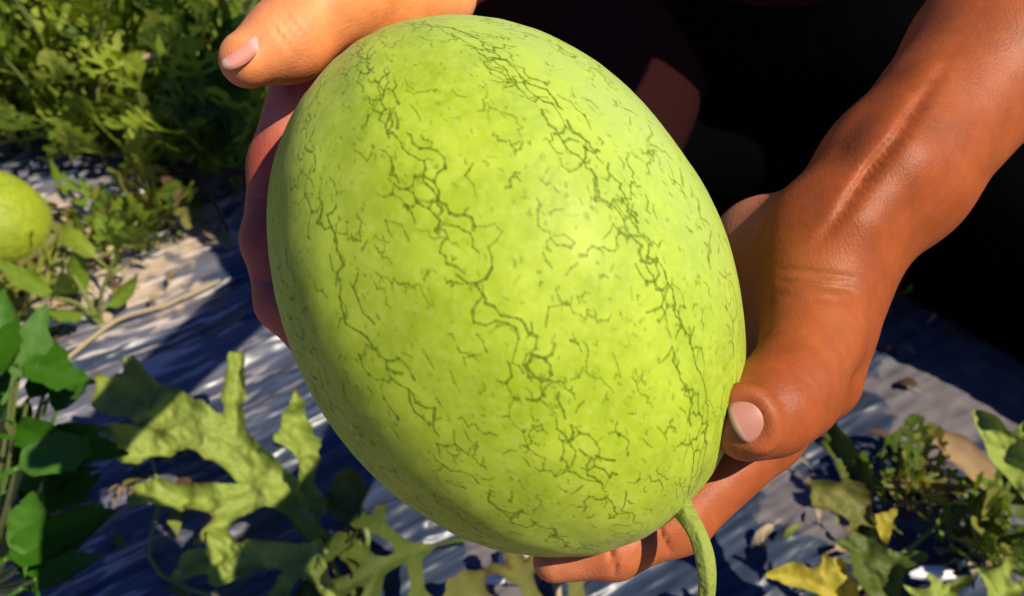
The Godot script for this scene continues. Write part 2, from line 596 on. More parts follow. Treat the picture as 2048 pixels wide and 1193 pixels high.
func ground() -> void:
	var soil := mat(lin(0.20, 0.145, 0.10), 0.95, 0.3)
	relief(soil, noise_tex(0.02, 512, 5, 12), 1.3, 3.0)
	var v := PackedVector3Array()
	var idx := PackedInt32Array()
	var n := FastNoiseLite.new()
	n.seed = 3
	n.frequency = 1.0
	var xs: Array = [-200.0, -40.0, -10.0, -5.0]
	var zs: Array = [-280.0, -60.0, -15.0, -6.0]
	for i in 61: xs.append(-3.0 + i * 0.1)
	for i in 51: zs.append(-4.2 + i * 0.1)
	xs.append_array([5.0, 12.0, 50.0, 200.0])
	zs.append_array([3.0, 10.0, 50.0, 200.0])
	for z in zs:
		for x in xs:
			v.append(Vector3(x, -0.035 + n.get_noise_2d(x * 1.5, z * 1.5) * 0.02, z))
	for j in zs.size() - 1:
		for i in xs.size() - 1:
			var a := j * xs.size() + i
			idx.append_array([a, a + 1, a + xs.size(), a + 1, a + xs.size() + 1, a + xs.size()])
	var nr := PackedVector3Array()
	for p in smooth_normals(v, idx): nr.append(p if p.y > 0 else -p)
	var g := part("ground", commit(v, nr, idx), soil, self)
	g.set_meta("kind", "structure")
	tag(g, "brown field soil under the mulch film and weeds", "ground")

	# the film
	var n1 := FastNoiseLite.new()
	n1.seed = 7
	n1.frequency = 1.0
	n1.fractal_octaves = 2
	var n2 := FastNoiseLite.new()
	n2.seed = 9
	n2.frequency = 1.0
	n2.fractal_octaves = 2
	v = PackedVector3Array()
	idx = PackedInt32Array()
	nr = PackedVector3Array()
	var uv := PackedVector2Array()
	var W := 460
	var Hh := 360
	for j in Hh + 1:
		for i in W + 1:
			var x := -1.05 + 2.1 * i / W
			var z := -1.34 + 1.12 * j / Hh
			var edge := smoothstep(-1.20, -1.34, z)
			var h := film_height(x, z, n1, n2)
			v.append(Vector3(x, h - edge * 0.09, z))
			uv.append(Vector2(float(i) / W, float(j) / Hh))
	for j in Hh:
		for i in W:
			var a := j * (W + 1) + i
			idx.append_array([a, a + 1, a + W + 1, a + 1, a + W + 2, a + W + 1])
	nr = smooth_normals(v, idx)
	# dust and dried mud lie in patches; sun glints along the wrinkles are painted in
	var T := Vector2i(1600, 860)
	var img := Image.create_empty(T.x, T.y, false, Image.FORMAT_RGB8)
	var rough := Image.create_empty(T.x, T.y, false, Image.FORMAT_RGB8)
	var nn := FastNoiseLite.new()
	nn.seed = 21
	nn.frequency = 1.0
	nn.fractal_octaves = 4
	var spots := [[Vector3(0.5634, 0.0000, -0.7608), 0.14, 1.0], [Vector3(0.5335, 0.0000, -0.8607), 0.09, 0.9], [Vector3(0.4705, 0.0000, -0.6716), 0.05, 0.8], [Vector3(0.3201, 0.0000, -0.5821), 0.045, 1.0], [Vector3(0.3458, 0.0000, -0.5545), 0.03, 0.8], [Vector3(0.4409, 0.0000, -0.5728), 0.04, 0.7], [Vector3(0.5165, 0.0000, -0.5308), 0.05, 0.5], [Vector3(-0.0021, 0.0000, -0.5192), 0.04, 1.0], [Vector3(-0.6278, 0.0000, -0.8968), 0.13, 0.7], [Vector3(-0.4813, 0.0000, -0.9343), 0.10, 0.6], [Vector3(-0.6097, 0.0000, -1.0248), 0.14, 0.7], [Vector3(-0.4593, 0.0000, -1.0679), 0.12, 0.7]]
	for j in T.y:
		for i in T.x:
			var x := -1.05 + 2.1 * i / T.x
			var z := -1.34 + 1.12 * j / T.y
			var m := 0.0
			for s in spots:
				var dx: float = x - s[0].x
				var dz: float = z - s[0].z
				var q: float = (dx * dx + dz * dz) / (s[1] * s[1])
				if q < 5.0: m = maxf(m, s[2] * exp(-q * 0.8))
			var left := smoothstep(-0.16, -0.46, x + 0.10 * nn.get_noise_2d(x * 4.0 + 4.0, z * 4.0))
			var fine := nn.get_noise_2d(x * 28.0, z * 28.0)
			var dust := smoothstep(0.42, 0.56, m + nn.get_noise_2d(x * 9.0, z * 9.0) * 0.42 + fine * 0.12)
			var al := x * 0.839 - z * 0.545
			var be := x * 0.545 + z * 0.839
			var glint_streak := smoothstep(0.22, 0.42, nn.get_noise_2d(al * 9.0, be * 62.0) + left * 0.34 * (0.4 + nn.get_noise_2d(x * 5.0 + 40.0, z * 5.0)) - 0.08)
			var c := Color(0.030, 0.045, 0.078)
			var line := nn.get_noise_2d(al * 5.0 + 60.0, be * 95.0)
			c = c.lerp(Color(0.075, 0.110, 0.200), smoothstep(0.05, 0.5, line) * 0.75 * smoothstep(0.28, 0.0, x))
			c = c.lerp(Color(0.20, 0.19, 0.22), smoothstep(-0.15, 0.35, nn.get_noise_2d(al * 3.0 + 11.0, be * 24.0) + left * 0.25) * left * 0.55)
			c = c.lerp(Color(0.060, 0.056, 0.062), clampf(0.25 + fine * 0.9, 0.0, 1.0) * 0.22)
			c = c.lerp((Color(0.135, 0.120, 0.128) if x > -0.1 else Color(0.40, 0.31, 0.23)) * (1.0 + 0.35 * fine), dust * 0.92)
			c = c.lerp(Color(0.66, 0.58, 0.52), glint_streak * 0.72 * left)  # pale glints of sun put into the film colour
			img.set_pixel(i, j, c.linear_to_srgb())
			var ro := 0.34 + dust * 0.50 + 0.12 * fine
			rough.set_pixel(i, j, Color(ro, ro, ro))
	var film := StandardMaterial3D.new()
	film.albedo_texture = ImageTexture.create_from_image(img)
	film.roughness_texture = ImageTexture.create_from_image(rough)
	film.roughness = 1.0
	film.metallic_specular = 0.45
	film.texture_repeat = false
	var fo := part("mulch_film", commit(v, nr, idx, PackedColorArray(), uv), film, self)
	tag(fo, "wrinkled dark blue plastic mulch film lying over the melon bed, dusty in patches", "mulch film")

# ---------------------------------------------------------------- the melons
func stroke(img: Image, a: Vector2, b: Vector2, width: float, c: Color, strength: float) -> void:
	var lo := a.min(b) - Vector2.ONE * (width + 1.5)
	var hi := a.max(b) + Vector2.ONE * (width + 1.5)
	var ab := b - a
	var il := 1.0 / maxf(ab.length_squared(), 1e-6)
	var w := img.get_width()
	var h := img.get_height()
	for y in range(maxi(int(lo.y), 0), mini(int(hi.y) + 1, h)):
		for x in range(int(lo.x), int(hi.x) + 1):
			var p := Vector2(x, y)
			var d := (p - a - ab * clampf((p - a).dot(ab) * il, 0.0, 1.0)).length()
			var k := clampf(width * 0.5 + 1.1 - d, 0.0, 2.0) / 2.0 * strength
			if k <= 0.0: continue
			var X := posmod(x, w)
			img.set_pixel(X, y, img.get_pixel(X, y).lerp(c, k))

func rough_line(img: Image, a: Vector2, b: Vector2, width: float, c: Color, strength: float) -> void:
	var n := maxi(2, int(a.distance_to(b) / 11.0))
	var side := (b - a).orthogonal().normalized()
	var p := a
	for i in n:
		var q := a.lerp(b, (i + 1.0) / n)
		if i < n - 1: q += side * rng.randf_range(-4.6, 4.6)
		stroke(img, p, q, width * rng.randf_range(0.65, 1.25), c, strength * rng.randf_range(0.75, 1.0))
		p = q

func rind_texture() -> ImageTexture:
	var small := Image.create_empty(512, 256, false, Image.FORMAT_RGB8)
	var n := FastNoiseLite.new()
	n.seed = 31
	n.frequency = 1.0
	n.fractal_octaves = 3
	for j in 256:
		for i in 512:
			var a := TAU * i / 512.0
			var s := maxf(sin(PI * j / 256.0), 0.05)
			var p := Vector3(cos(a) * s, cos(PI * j / 256.0) * 1.3, sin(a) * s)
			var k := n.get_noise_3dv(p * 3.0) * 0.5 + n.get_noise_3dv(p * 9.0) * 0.4
			var m := n.get_noise_3dv(p * 26.0)
			var c := Color(0.425, 0.55, 0.034).lerp(Color(0.315, 0.43, 0.014), clampf(0.5 + k * 1.5, 0.0, 1.0))
			var wax_sheen := clampf(1.0 - absf(i / 512.0 - 0.08) / 0.13, 0.0, 1.0) * smoothstep(60.0, 150.0, j)  # waxy bloom, with the sheen of the sunny side painted in
			c = c.lerp(Color(0.45, 0.62, 0.21), wax_sheen * (0.55 + k * 0.5))
			c = c.lerp(Color(0.50, 0.61, 0.13), clampf(m * 0.6, 0.0, 0.25))
			small.set_pixel(i, j, c.linear_to_srgb())
	small.resize(2048, 1024, Image.INTERPOLATE_CUBIC)
	var ink := Color(0.105, 0.155, 0.004).linear_to_srgb()
	var stripes: Array = []   # meridians: place round the melon, half width, strength
	for s in [[0.163, 0.016, 1.0], [0.262, 0.030, 1.0], [0.342, 0.018, 0.85], [0.100, 0.010, 0.45], [0.42, 0.02, 0.7], [0.50, 0.02, 0.9], [0.59, 0.02, 0.8], [0.68, 0.02, 0.9], [0.77, 0.02, 0.9], [0.86, 0.02, 0.8], [0.94, 0.02, 0.9], [0.025, 0.014, 0.7]]:
		stripes.append(s)
	var wav := FastNoiseLite.new()
	wav.seed = 4
	wav.frequency = 1.0
	# cells: the edges between neighbouring seeds of a jittered lattice
	var pts := PackedVector2Array()
	var step := 33.0
	for j in 36:
		for i in 66:
			pts.append(Vector2((i - 2 + (0.5 if j % 2 else 0.0)) * step + rng.randf_range(-17, 17), (j - 2) * step * 0.92 + rng.randf_range(-17, 17)))
	var tri := Geometry2D.triangulate_delaunay(pts)
	var mid: Array = []
	var share := {}
	for t in tri.size() / 3:
		var a := pts[tri[t * 3]]
		var b := pts[tri[t * 3 + 1]]
		var c := pts[tri[t * 3 + 2]]
		mid.append((a + b + c) / 3.0)
		for k in 3:
			var i: int = tri[t * 3 + k]
			var j: int = tri[t * 3 + (k + 1) % 3]
			var key := mini(i, j) * 100000 + maxi(i, j)
			if share.has(key): share[key].append(t)
			else: share[key] = [t]
	for key in share:
		if share[key].size() < 2: continue
		var p: Vector2 = mid[share[key][0]]
		var q: Vector2 = mid[share[key][1]]
		if p.distance_to(q) > 60.0: continue
		var c := (p + q) * 0.5
		var y := c.y / 1024.0
		if y < 0.03 or y > 0.97: continue
		var near := 0.0
		for s in stripes:
			var off: float = absf(c.x / 2048.0 - s[0] - wav.get_noise_2d(y * 4.0, s[0] * 50.0) * 0.012) / s[1]
			near = maxf(near, s[2] * exp(-off * off * 1.2))
		var patch := wav.get_noise_2d(c.x * 0.006, c.y * 0.006)
		var chance := near * (0.62 + patch * 0.65) + 0.05 + maxf(patch, 0.0) * 0.22
		if rng.randf() > chance:
			if rng.randf() < 0.14 and near > 0.1: rough_line(img_of(small), p, p.lerp(q, rng.randf_range(0.2, 0.5)), 2.2, ink, 0.5)
			continue
		if near > 0.25:
			rough_line(small, p, q, lerpf(1.7, 2.9, near), ink, lerpf(0.45, 0.90, near) * rng.randf_range(0.55, 1.0))
			if rng.randf() < 0.5: stroke(small, p, p + Vector2(rng.randf_range(-3, 3), rng.randf_range(-3, 3)), rng.randf_range(2.5, 5.5), ink, 0.6)
		else: rough_line(small, p, p.lerp(q, rng.randf_range(0.4, 1.0)), 2.3, ink, 0.5)
	# the twin rails of the stripe on the sunny side
	for rail in [[0.1575, 0.9], [0.1685, 0.8], [0.1005, 0.35], [0.342, 0.49], [0.257, 0.495], [0.269, 0.4]]:
		var y := 150.0
		var last := Vector2(rail[0] * 2048.0, y)
		while y < 900.0:
			y += rng.randf_range(8, 17)
			var spread := 1.0 + 0.9 * smoothstep(560.0, 150.0, y)
			var here := Vector2(0.163 * 2048.0 + (rail[0] - 0.163) * 2048.0 * spread + wav.get_noise_2d(y * 0.012, rail[0] * 90.0) * 16.0 + rng.randf_range(-4, 4), y)
			if rail[1] < 0.5: here.x = rail[0] * 2048.0 + wav.get_noise_2d(y * 0.016, rail[0] * 90.0) * 44.0 + rng.randf_range(-5, 5)
			if rng.randf() < (0.93 if rail[1] > 0.5 else rail[1] * 1.65): rough_line(small, last, here, rng.randf_range(1.8, 3.8), ink, rail[1] * 0.85 if rail[1] > 0.5 else rail[1] * 1.4)
			if rng.randf() < 0.28: rough_line(small, here, here + Vector2(rng.randf_range(-26, 26), rng.randf_range(-8, 14)), 2.6, ink, rail[1] * 0.8)
			last = here
	# short forked cracks between the stripes
	for k in 300:
		var p := Vector2(rng.randf() * 2048.0, rng.randf_range(110, 930))
		var a := rng.randf() * TAU
		var st := rng.randf_range(0.25, 0.65)
		for q in 2 + rng.randi() % 5:
			a += rng.randf_range(-0.9, 0.9)
			var e := p + Vector2(cos(a), sin(a)) * rng.randf_range(6, 15)
			rough_line(small, p, e, rng.randf_range(1.5, 2.8), ink, st)
			if rng.randf() < 0.35: rough_line(small, e, e + Vector2(cos(a + 1.3), sin(a + 1.3)) * rng.randf_range(5, 14), 1.8, ink, st)
			p = e
	# specks and short dashes everywhere
	for k in 1500:
		var p := Vector2(rng.randf() * 2048.0, rng.randf_range(50, 970))
		var a := rng.randf() * TAU
		var l := rng.randf_range(0.5, 7.0) if rng.randf() < 0.8 else rng.randf_range(7, 15)
		stroke(small, p, p + Vector2(cos(a), sin(a)) * l, rng.randf_range(1.0, 2.2), ink, rng.randf_range(0.10, 0.42))
	for k in 4200:
		var p := Vector2(rng.randf() * 2048.0, rng.randf_range(50, 970))
		stroke(small, p, p + Vector2(rng.randf_range(-3, 3), rng.randf_range(-4, 4)), rng.randf_range(1.5, 4.5), ink, rng.randf_range(0.08, 0.40))
	for k in 5200:
		var p := Vector2(rng.randf() * 2048.0, rng.randf_range(20, 1000))
		stroke(small, p, p + Vector2(rng.randf_range(-2, 2), rng.randf_range(-2, 2)), rng.randf_range(1.0, 2.4), Color(0.86, 0.90, 0.55), rng.randf_range(0.03, 0.12))
	return ImageTexture.create_from_image(small)

func img_of(i: Image) -> Image:
	return i

func melon_mesh(A: float, B: float, seed_: int) -> ArrayMesh:
	var n := FastNoiseLite.new()
	n.seed = seed_
	n.frequency = 1.0
	var v := PackedVector3Array()
	var uv := PackedVector2Array()
	var idx := PackedInt32Array()
	var U := 144
	var V := 96
	for j in V + 1:
		for i in U + 1:
			var u := TAU * (i % U) / U
			var w := PI * j / V
			var y := -cos(w)
			var s := sin(w)
			var p := Vector3(cos(u) * s, y, sin(u) * s)
			var k := 1.0 + n.get_noise_3dv(p * 1.6) * 0.012 + 0.004 * cos(u * 11.0) * s
			var dent := exp(-pow((1.0 + y) / 0.012, 2.0)) * 0.05
			v.append(Vector3(p.x * B * k, y * A * (k - dent), p.z * B * k))
			uv.append(Vector2(float(i) / U, float(j) / V))
	for j in V:
		for i in U:
			var a := j * (U + 1) + i
			idx.append_array([a, a + 1, a + U + 1, a + 1, a + U + 2, a + U + 1])
	var nr := smooth_normals(v, idx)
	for j in V + 1:
		var e := j * (U + 1)
		var m := (nr[e] + nr[e + U]).normalized()
		nr[e] = m
		nr[e + U] = m
	for i in nr.size():
		if nr[i].dot(v[i]) < 0.0: nr[i] = -nr[i]
		if nr[i].length() < 0.5: nr[i] = v[i].normalized()
	return commit(v, nr, idx, PackedColorArray(), uv)

func cam_dir(x: float, y: float, z: float) -> Vector3:
	# right, up and towards-the-viewer as directions of the place
	return Vector3(x, (y + z) * 0.70711, (z - y) * 0.70711)

func melon() -> void:
	var rind := mat(Color.WHITE, 0.50, 0.34)
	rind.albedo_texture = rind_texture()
	rind.rim_enabled = true
	rind.rim = 0.10
	rind.rim_tint = 0.6
	rind.subsurf_scatter_enabled = true
	rind.subsurf_scatter_strength = 0.05
	M.rind = rind
	var at := Vector3(-0.0018, 0.6484, -0.2575)
	var t := thing("watermelon", "large pale green watermelon with dark netted stripes held in both hands", "watermelon", at)
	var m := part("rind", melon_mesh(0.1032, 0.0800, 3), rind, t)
	var y := cam_dir(-0.498, 0.867, 0)
	var z := cam_dir(0, 0, 1)
	m.basis = Basis(y.cross(z), y, z)
	part("stem", tube([Vector3(0.0592, 0.6015, -0.1993) - at, Vector3(0.0589, 0.6094, -0.1874) - at, Vector3(0.0626, 0.6109, -0.1762) - at, Vector3(0.0650, 0.6055, -0.1680) - at, Vector3(0.0656, 0.5951, -0.1618) - at, Vector3(0.0656, 0.5693, -0.1572) - at], [0.0056, 0.0038, 0.0031, 0.0030, 0.0030, 0.0034], 20, Color.WHITE, 0.06), M.stem, t)

func small_melon() -> void:
	var at := Vector3(-0.6833, 0.0814, -0.9633)
	var t := thing("watermelon", "smaller pale watermelon lying on the film among weeds at the left", "watermelon", at)
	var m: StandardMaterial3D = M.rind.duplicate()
	m.albedo_color = Color(0.90, 0.88, 0.86)
	m.roughness = 0.6
	var o := part("rind", melon_mesh(0.082, 0.066, 8), m, t)
	o.rotation_degrees = Vector3(20, 0, 62)

# ---------------------------------------------------------------- the person
func person() -> void:
	var base := Vector3(0.28, 0, -0.98)
	var t := thing("person", "person in black trousers kneeling and holding out the watermelon with both bare hands", "person", base)
	var speck := FastNoiseLite.new()
	speck.seed = 12
	speck.frequency = 1.0
	speck.fractal_octaves = 3
	var tints := [  # skin tones, with the right hand's sun, lit edge and web shade painted in
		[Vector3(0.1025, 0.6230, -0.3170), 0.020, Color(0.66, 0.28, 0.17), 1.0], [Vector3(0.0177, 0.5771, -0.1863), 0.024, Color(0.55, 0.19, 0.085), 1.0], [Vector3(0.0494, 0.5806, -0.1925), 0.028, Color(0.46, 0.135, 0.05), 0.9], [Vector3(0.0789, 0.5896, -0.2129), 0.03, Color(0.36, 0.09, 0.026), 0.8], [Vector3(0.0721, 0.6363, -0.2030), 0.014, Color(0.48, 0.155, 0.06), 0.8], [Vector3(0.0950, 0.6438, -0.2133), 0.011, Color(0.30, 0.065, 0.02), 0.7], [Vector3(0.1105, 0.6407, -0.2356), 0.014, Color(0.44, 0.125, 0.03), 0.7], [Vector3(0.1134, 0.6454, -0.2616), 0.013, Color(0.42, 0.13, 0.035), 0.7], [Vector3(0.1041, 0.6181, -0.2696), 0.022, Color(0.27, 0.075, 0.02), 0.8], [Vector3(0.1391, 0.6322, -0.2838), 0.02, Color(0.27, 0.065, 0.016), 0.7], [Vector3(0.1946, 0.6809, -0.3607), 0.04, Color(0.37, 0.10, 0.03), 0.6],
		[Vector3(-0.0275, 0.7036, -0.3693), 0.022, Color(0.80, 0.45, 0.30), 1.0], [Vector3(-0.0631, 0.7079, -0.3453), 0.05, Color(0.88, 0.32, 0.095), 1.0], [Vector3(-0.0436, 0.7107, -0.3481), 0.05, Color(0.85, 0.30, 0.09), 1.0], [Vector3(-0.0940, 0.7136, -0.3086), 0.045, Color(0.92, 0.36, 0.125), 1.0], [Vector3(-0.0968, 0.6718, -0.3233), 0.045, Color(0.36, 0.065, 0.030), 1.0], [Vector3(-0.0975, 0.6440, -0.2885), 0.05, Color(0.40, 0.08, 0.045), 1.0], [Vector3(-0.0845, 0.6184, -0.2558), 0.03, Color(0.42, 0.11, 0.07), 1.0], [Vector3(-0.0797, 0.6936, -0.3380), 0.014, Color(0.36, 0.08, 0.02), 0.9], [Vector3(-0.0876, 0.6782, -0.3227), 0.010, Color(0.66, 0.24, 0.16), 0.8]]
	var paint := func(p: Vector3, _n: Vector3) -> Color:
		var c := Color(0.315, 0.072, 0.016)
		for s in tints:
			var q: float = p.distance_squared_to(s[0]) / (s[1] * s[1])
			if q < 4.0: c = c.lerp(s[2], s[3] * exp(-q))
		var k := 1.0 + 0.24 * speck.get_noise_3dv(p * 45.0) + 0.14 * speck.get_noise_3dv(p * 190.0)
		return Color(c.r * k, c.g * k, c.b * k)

	# left arm and hand (right of the picture)
	var L := Field.new()
	var elbow_l := Vector3(0.2785, 0.6999, -0.4646)
	var wrist_l := Vector3(0.1282, 0.6382, -0.2926)
	L.chain([elbow_l, Vector3(0.2129, 0.6718, -0.3799), Vector3(0.1578, 0.6517, -0.3202), wrist_l], [0.040, 0.0345, 0.0288, 0.0252], 0)
	L.chain([Vector3(0.1686, 0.6819, -0.3384), Vector3(0.1457, 0.6730, -0.3083), Vector3(0.1268, 0.6604, -0.2858)], [0.0040, 0.0042, 0.0036], 0)
	L.chain([Vector3(0.1767, 0.6762, -0.3327), Vector3(0.1531, 0.6695, -0.3034), Vector3(0.1318, 0.6583, -0.2809)], [0.0036, 0.0040, 0.0034], 0)
	L.add(wrist_l, Vector3(0.1235, 0.6217, -0.2662), 0.0245, 0.018)
	L.add(Vector3(0.1335, 0.6311, -0.2968), Vector3(0.1238, 0.5996, -0.2540), 0.0195, 0.0165)
	L.add(Vector3(0.1216, 0.6278, -0.3005), Vector3(0.1094, 0.6164, -0.3132), 0.018, 0.020)
	L.add(Vector3(0.1094, 0.6164, -0.3132), Vector3(0.1074, 0.5660, -0.2882), 0.020, 0.014)
	L.add(Vector3(0.1181, 0.6100, -0.3011), Vector3(0.1154, 0.5873, -0.2812), 0.022, 0.019)
	L.add(Vector3(0.1196, 0.6329, -0.2773), Vector3(0.1120, 0.6273, -0.2477), 0.0205, 0.0175)
	L.add(Vector3(0.1181, 0.6109, -0.2765), Vector3(0.1126, 0.5798, -0.2597), 0.017, 0.015)
	L.chain([Vector3(0.1127, 0.6308, -0.2484), Vector3(0.1052, 0.6319, -0.2325), Vector3(0.0986, 0.6318, -0.2211), Vector3(0.0890, 0.6339, -0.2119), Vector3(0.0807, 0.6357, -0.2052)], [0.0182, 0.0160, 0.0172, 0.0163, 0.0138], 1)
	var nn := cam_dir(-0.04, 0.10, 1.0).normalized()
	var nt := cam_dir(-0.86, -0.42, -0.15)
	nt = (nt - nn * nt.dot(nn)).normalized()
	var ns := nn.cross(nt).normalized()
	var rim: Array = []
	for k in 13:
		var a := lerpf(-0.25, PI + 0.25, k / 12.0)
		rim.append(Vector3(0.0779, 0.6472, -0.1967) + ns * cos(a) * 0.0089 - nt * sin(a) * 0.0066 - nn * (0.0022 + 0.0026 * cos(a) * cos(a)))
	for k in 12: L.add(rim[k], rim[k + 1], 0.0016, 0.0016, 1)
	L.chain([Vector3(0.1202, 0.6010, -0.2554), Vector3(0.0993, 0.5919, -0.2336), Vector3(0.0615, 0.5824, -0.2000), Vector3(0.0374, 0.5819, -0.1882), Vector3(0.0154, 0.5784, -0.1847)], [0.0170, 0.0150, 0.0128, 0.0110, 0.0078], 2)
	L.chain([Vector3(0.1158, 0.5813, -0.2612), Vector3(0.0891, 0.5494, -0.2405), Vector3(0.0559, 0.5449, -0.2248), Vector3(0.0282, 0.5471, -0.2198)], [0.015, 0.012, 0.011, 0.008], 3)
	L.chain([Vector3(0.1148, 0.5673, -0.2755), Vector3(0.0913, 0.5274, -0.2638), Vector3(0.0570, 0.5184, -0.2576), Vector3(0.0287, 0.5219, -0.2512)], [0.014, 0.012, 0.0105, 0.008], 4)
	L.chain([Vector3(0.1131, 0.5606, -0.2899), Vector3(0.0974, 0.5244, -0.2862), Vector3(0.0672, 0.5153, -0.2871)], [0.0125, 0.010, 0.0075], 5)
	# creases of the wrist, thumb base, knuckles and finger joints; tendons
	for s in [[Vector3(0.1137, 0.6483, -0.2645), 0.0012], [Vector3(0.1128, 0.6472, -0.2592), 0.0014], [Vector3(0.1115, 0.6452, -0.2544), 0.0010]]:
		L.groove(s[0], cam_dir(0.12, 1, 0), 0.016, 0.0012, s[1])
	for s in [[1590, 755, 0.0010], [1580, 770, 0.0012], [1570, 786, 0.0010]]:
		L.groove(Vector3(0.0951, 0.6418, -0.2156) + cam_dir((s[0] - 1580) * 0.00018, -(s[1] - 770) * 0.00018, 0), cam_dir(0.62, 0.78, 0), 0.011, 0.0009, s[2])
	L.groove(Vector3(0.0530, 0.5915, -0.1893), cam_dir(0.86, 0.45, 0), 0.011, 0.0011, 0.0022)
	L.groove(Vector3(0.0353, 0.5893, -0.1814), cam_dir(0.97, 0.25, 0), 0.010, 0.0010, 0.0014)
	L.groove(Vector3(0.0780, 0.6467, -0.1971), cam_dir(0, 0, 1), 0.0115, 0.004, 0.0012)
	L.groove(Vector3(0.1356, 0.6709, -0.2970), cam_dir(0.75, -0.66, 0), 0.026, 0.0024, 0.0016)
	L.groove(Vector3(0.1472, 0.6792, -0.3095), cam_dir(0.75, -0.66, 0), 0.026, 0.0024, 0.0016)
	L.groove(Vector3(0.1609, 0.6873, -0.3247), cam_dir(0.75, -0.66, 0), 0.026, 0.0024, 0.0012)
	L.groove(Vector3(0.1263, 0.6634, -0.2866), cam_dir(0.78, -0.62, 0), 0.022, 0.0022, 0.0016)
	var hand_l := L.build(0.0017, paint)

	# right arm and hand (top left of the picture)
	var R := Field.new()
	var elbow_r := Vector3(0.0934, 0.6717, -0.7051)
	R.chain([elbow_r, Vector3(-0.0105, 0.6756, -0.5180), Vector3(-0.0488, 0.6991, -0.4001)], [0.040, 0.036, 0.0285], 0)
	R.add(Vector3(-0.0482, 0.7014, -0.3954), Vector3(-0.0661, 0.6988, -0.3617), 0.027, 0.0235)
	R.add(Vector3(-0.0486, 0.7071, -0.3798), Vector3(-0.0647, 0.7179, -0.3524), 0.025, 0.0185)
	R.add(Vector3(-0.0657, 0.6945, -0.3715), Vector3(-0.0791, 0.6852, -0.3537), 0.022, 0.015)
	R.add(Vector3(-0.0568, 0.6892, -0.3832), Vector3(-0.0706, 0.6744, -0.3755), 0.022, 0.016)
	R.add(Vector3(-0.0334, 0.7062, -0.3860), Vector3(-0.0280, 0.7035, -0.3720), 0.017, 0.0125)
	R.chain([Vector3(-0.0642, 0.7197, -0.3500), Vector3(-0.0831, 0.7123, -0.3228), Vector3(-0.0953, 0.7121, -0.3099)], [0.0185, 0.0152, 0.0105], 1)
	R.chain([Vector3(-0.0788, 0.6887, -0.3487), Vector3(-0.0936, 0.6582, -0.3183), Vector3(-0.0963, 0.6414, -0.2915), Vector3(-0.0901, 0.6273, -0.2703), Vector3(-0.0803, 0.6189, -0.2591)], [0.0160, 0.0130, 0.0112, 0.0104, 0.0082], 2)
	R.chain([Vector3(-0.0728, 0.6744, -0.3755), Vector3(-0.0934, 0.6390, -0.3471), Vector3(-0.0924, 0.6051, -0.3061), Vector3(-0.0784, 0.5888, -0.2828)], [0.0145, 0.0115, 0.0105, 0.008], 3)
	R.chain([Vector3(-0.0648, 0.6764, -0.3846), Vector3(-0.0843, 0.6290, -0.3682), Vector3(-0.0840, 0.5910, -0.3274), Vector3(-0.0686, 0.5803, -0.3026)], [0.0135, 0.011, 0.010, 0.008], 4)
	R.chain([Vector3(-0.0566, 0.6786, -0.3938), Vector3(-0.0702, 0.6273, -0.3863), Vector3(-0.0681, 0.5939, -0.3558)], [0.012, 0.0095, 0.0075], 5)
	for s in [[575, 62], [562, 74], [585, 50]]:
		R.groove(Vector3(-0.0805, 0.7234, -0.3071) + cam_dir((s[0] - 565) * 0.00018, -(s[1] - 70) * 0.00018, 0), cam_dir(0.8, 0.6, 0), 0.010, 0.0008, 0.0009)
	R.groove(Vector3(-0.0779, 0.6973, -0.3319), cam_dir(0.75, -0.65, 0), 0.016, 0.003, 0.004)
	R.groove(Vector3(-0.0957, 0.7202, -0.3039), cam_dir(-0.5, 0.7, 0.4), 0.009, 0.003, 0.0010)
	R.groove(Vector3(-0.0976, 0.6603, -0.2949), cam_dir(0, 1, 0), 0.012, 0.001, 0.0012)
	R.groove(Vector3(-0.0961, 0.6419, -0.2680), cam_dir(0.2, 1, 0), 0.010, 0.001, 0.0012)
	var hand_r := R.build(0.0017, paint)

	# shoulders, neck and head; mostly above the frame
	var sl := Vector3(0.38, 0.88, -0.74)
	var sr := Vector3(0.10, 0.90, -0.92)
	var Bo := Field.new()
	Bo.k_body = 0.03
	Bo.chain([sl, sl.lerp(elbow_l, 0.5) + Vector3(0.02, 0, 0), elbow_l], [0.055, 0.047, 0.041], 0)
	Bo.chain([sr, sr.lerp(elbow_r, 0.5) + Vector3(-0.02, 0, 0), elbow_r], [0.055, 0.047, 0.041], 0)
	var neck := Vector3(0.24, 0.96, -0.86)
	Bo.add(sl, neck, 0.055, 0.055)
	Bo.add(sr, neck, 0.055, 0.055)
	Bo.add(Vector3(0.28, 0.72, -0.95), neck, 0.11, 0.08)
	Bo.add(Vector3(0.27, 0.42, -1.03), Vector3(0.28, 0.72, -0.95), 0.12, 0.11)
	var head := Vector3(0.22, 1.10, -0.81)
	Bo.add(neck, Vector3(0.23, 1.04, -0.83), 0.058, 0.055)
	var body_low := Bo.build(0.011, paint)
	var He := Field.new()
	He.k_body = 0.02
	var fwd := Vector3(-0.45, -0.45, 0.77).normalized()
	var hside := fwd.cross(Vector3.UP).normalized()
	var hup := hside.cross(fwd).normalized()
	var hp := func(x: float, y: float, z: float) -> Vector3: return head + hside * x + hup * y + fwd * z
	He.add(hp.call(0, 0.035, -0.03), hp.call(0, 0.03, 0.02), 0.082, 0.075)
	He.add(hp.call(0, -0.02, 0.02), hp.call(0, -0.075, 0.055), 0.066, 0.036)
	He.add(hp.call(0, -0.03, -0.03), neck, 0.056, 0.056)
	He.add(hp.call(0, 0.01, 0.088), hp.call(0, -0.028, 0.105), 0.010, 0.014)
	He.add(hp.call(-0.03, 0.024, 0.078), hp.call(0.03, 0.024, 0.078), 0.014, 0.014)
	He.add(hp.call(-0.018, -0.055, 0.088), hp.call(0.018, -0.055, 0.088), 0.009, 0.009)
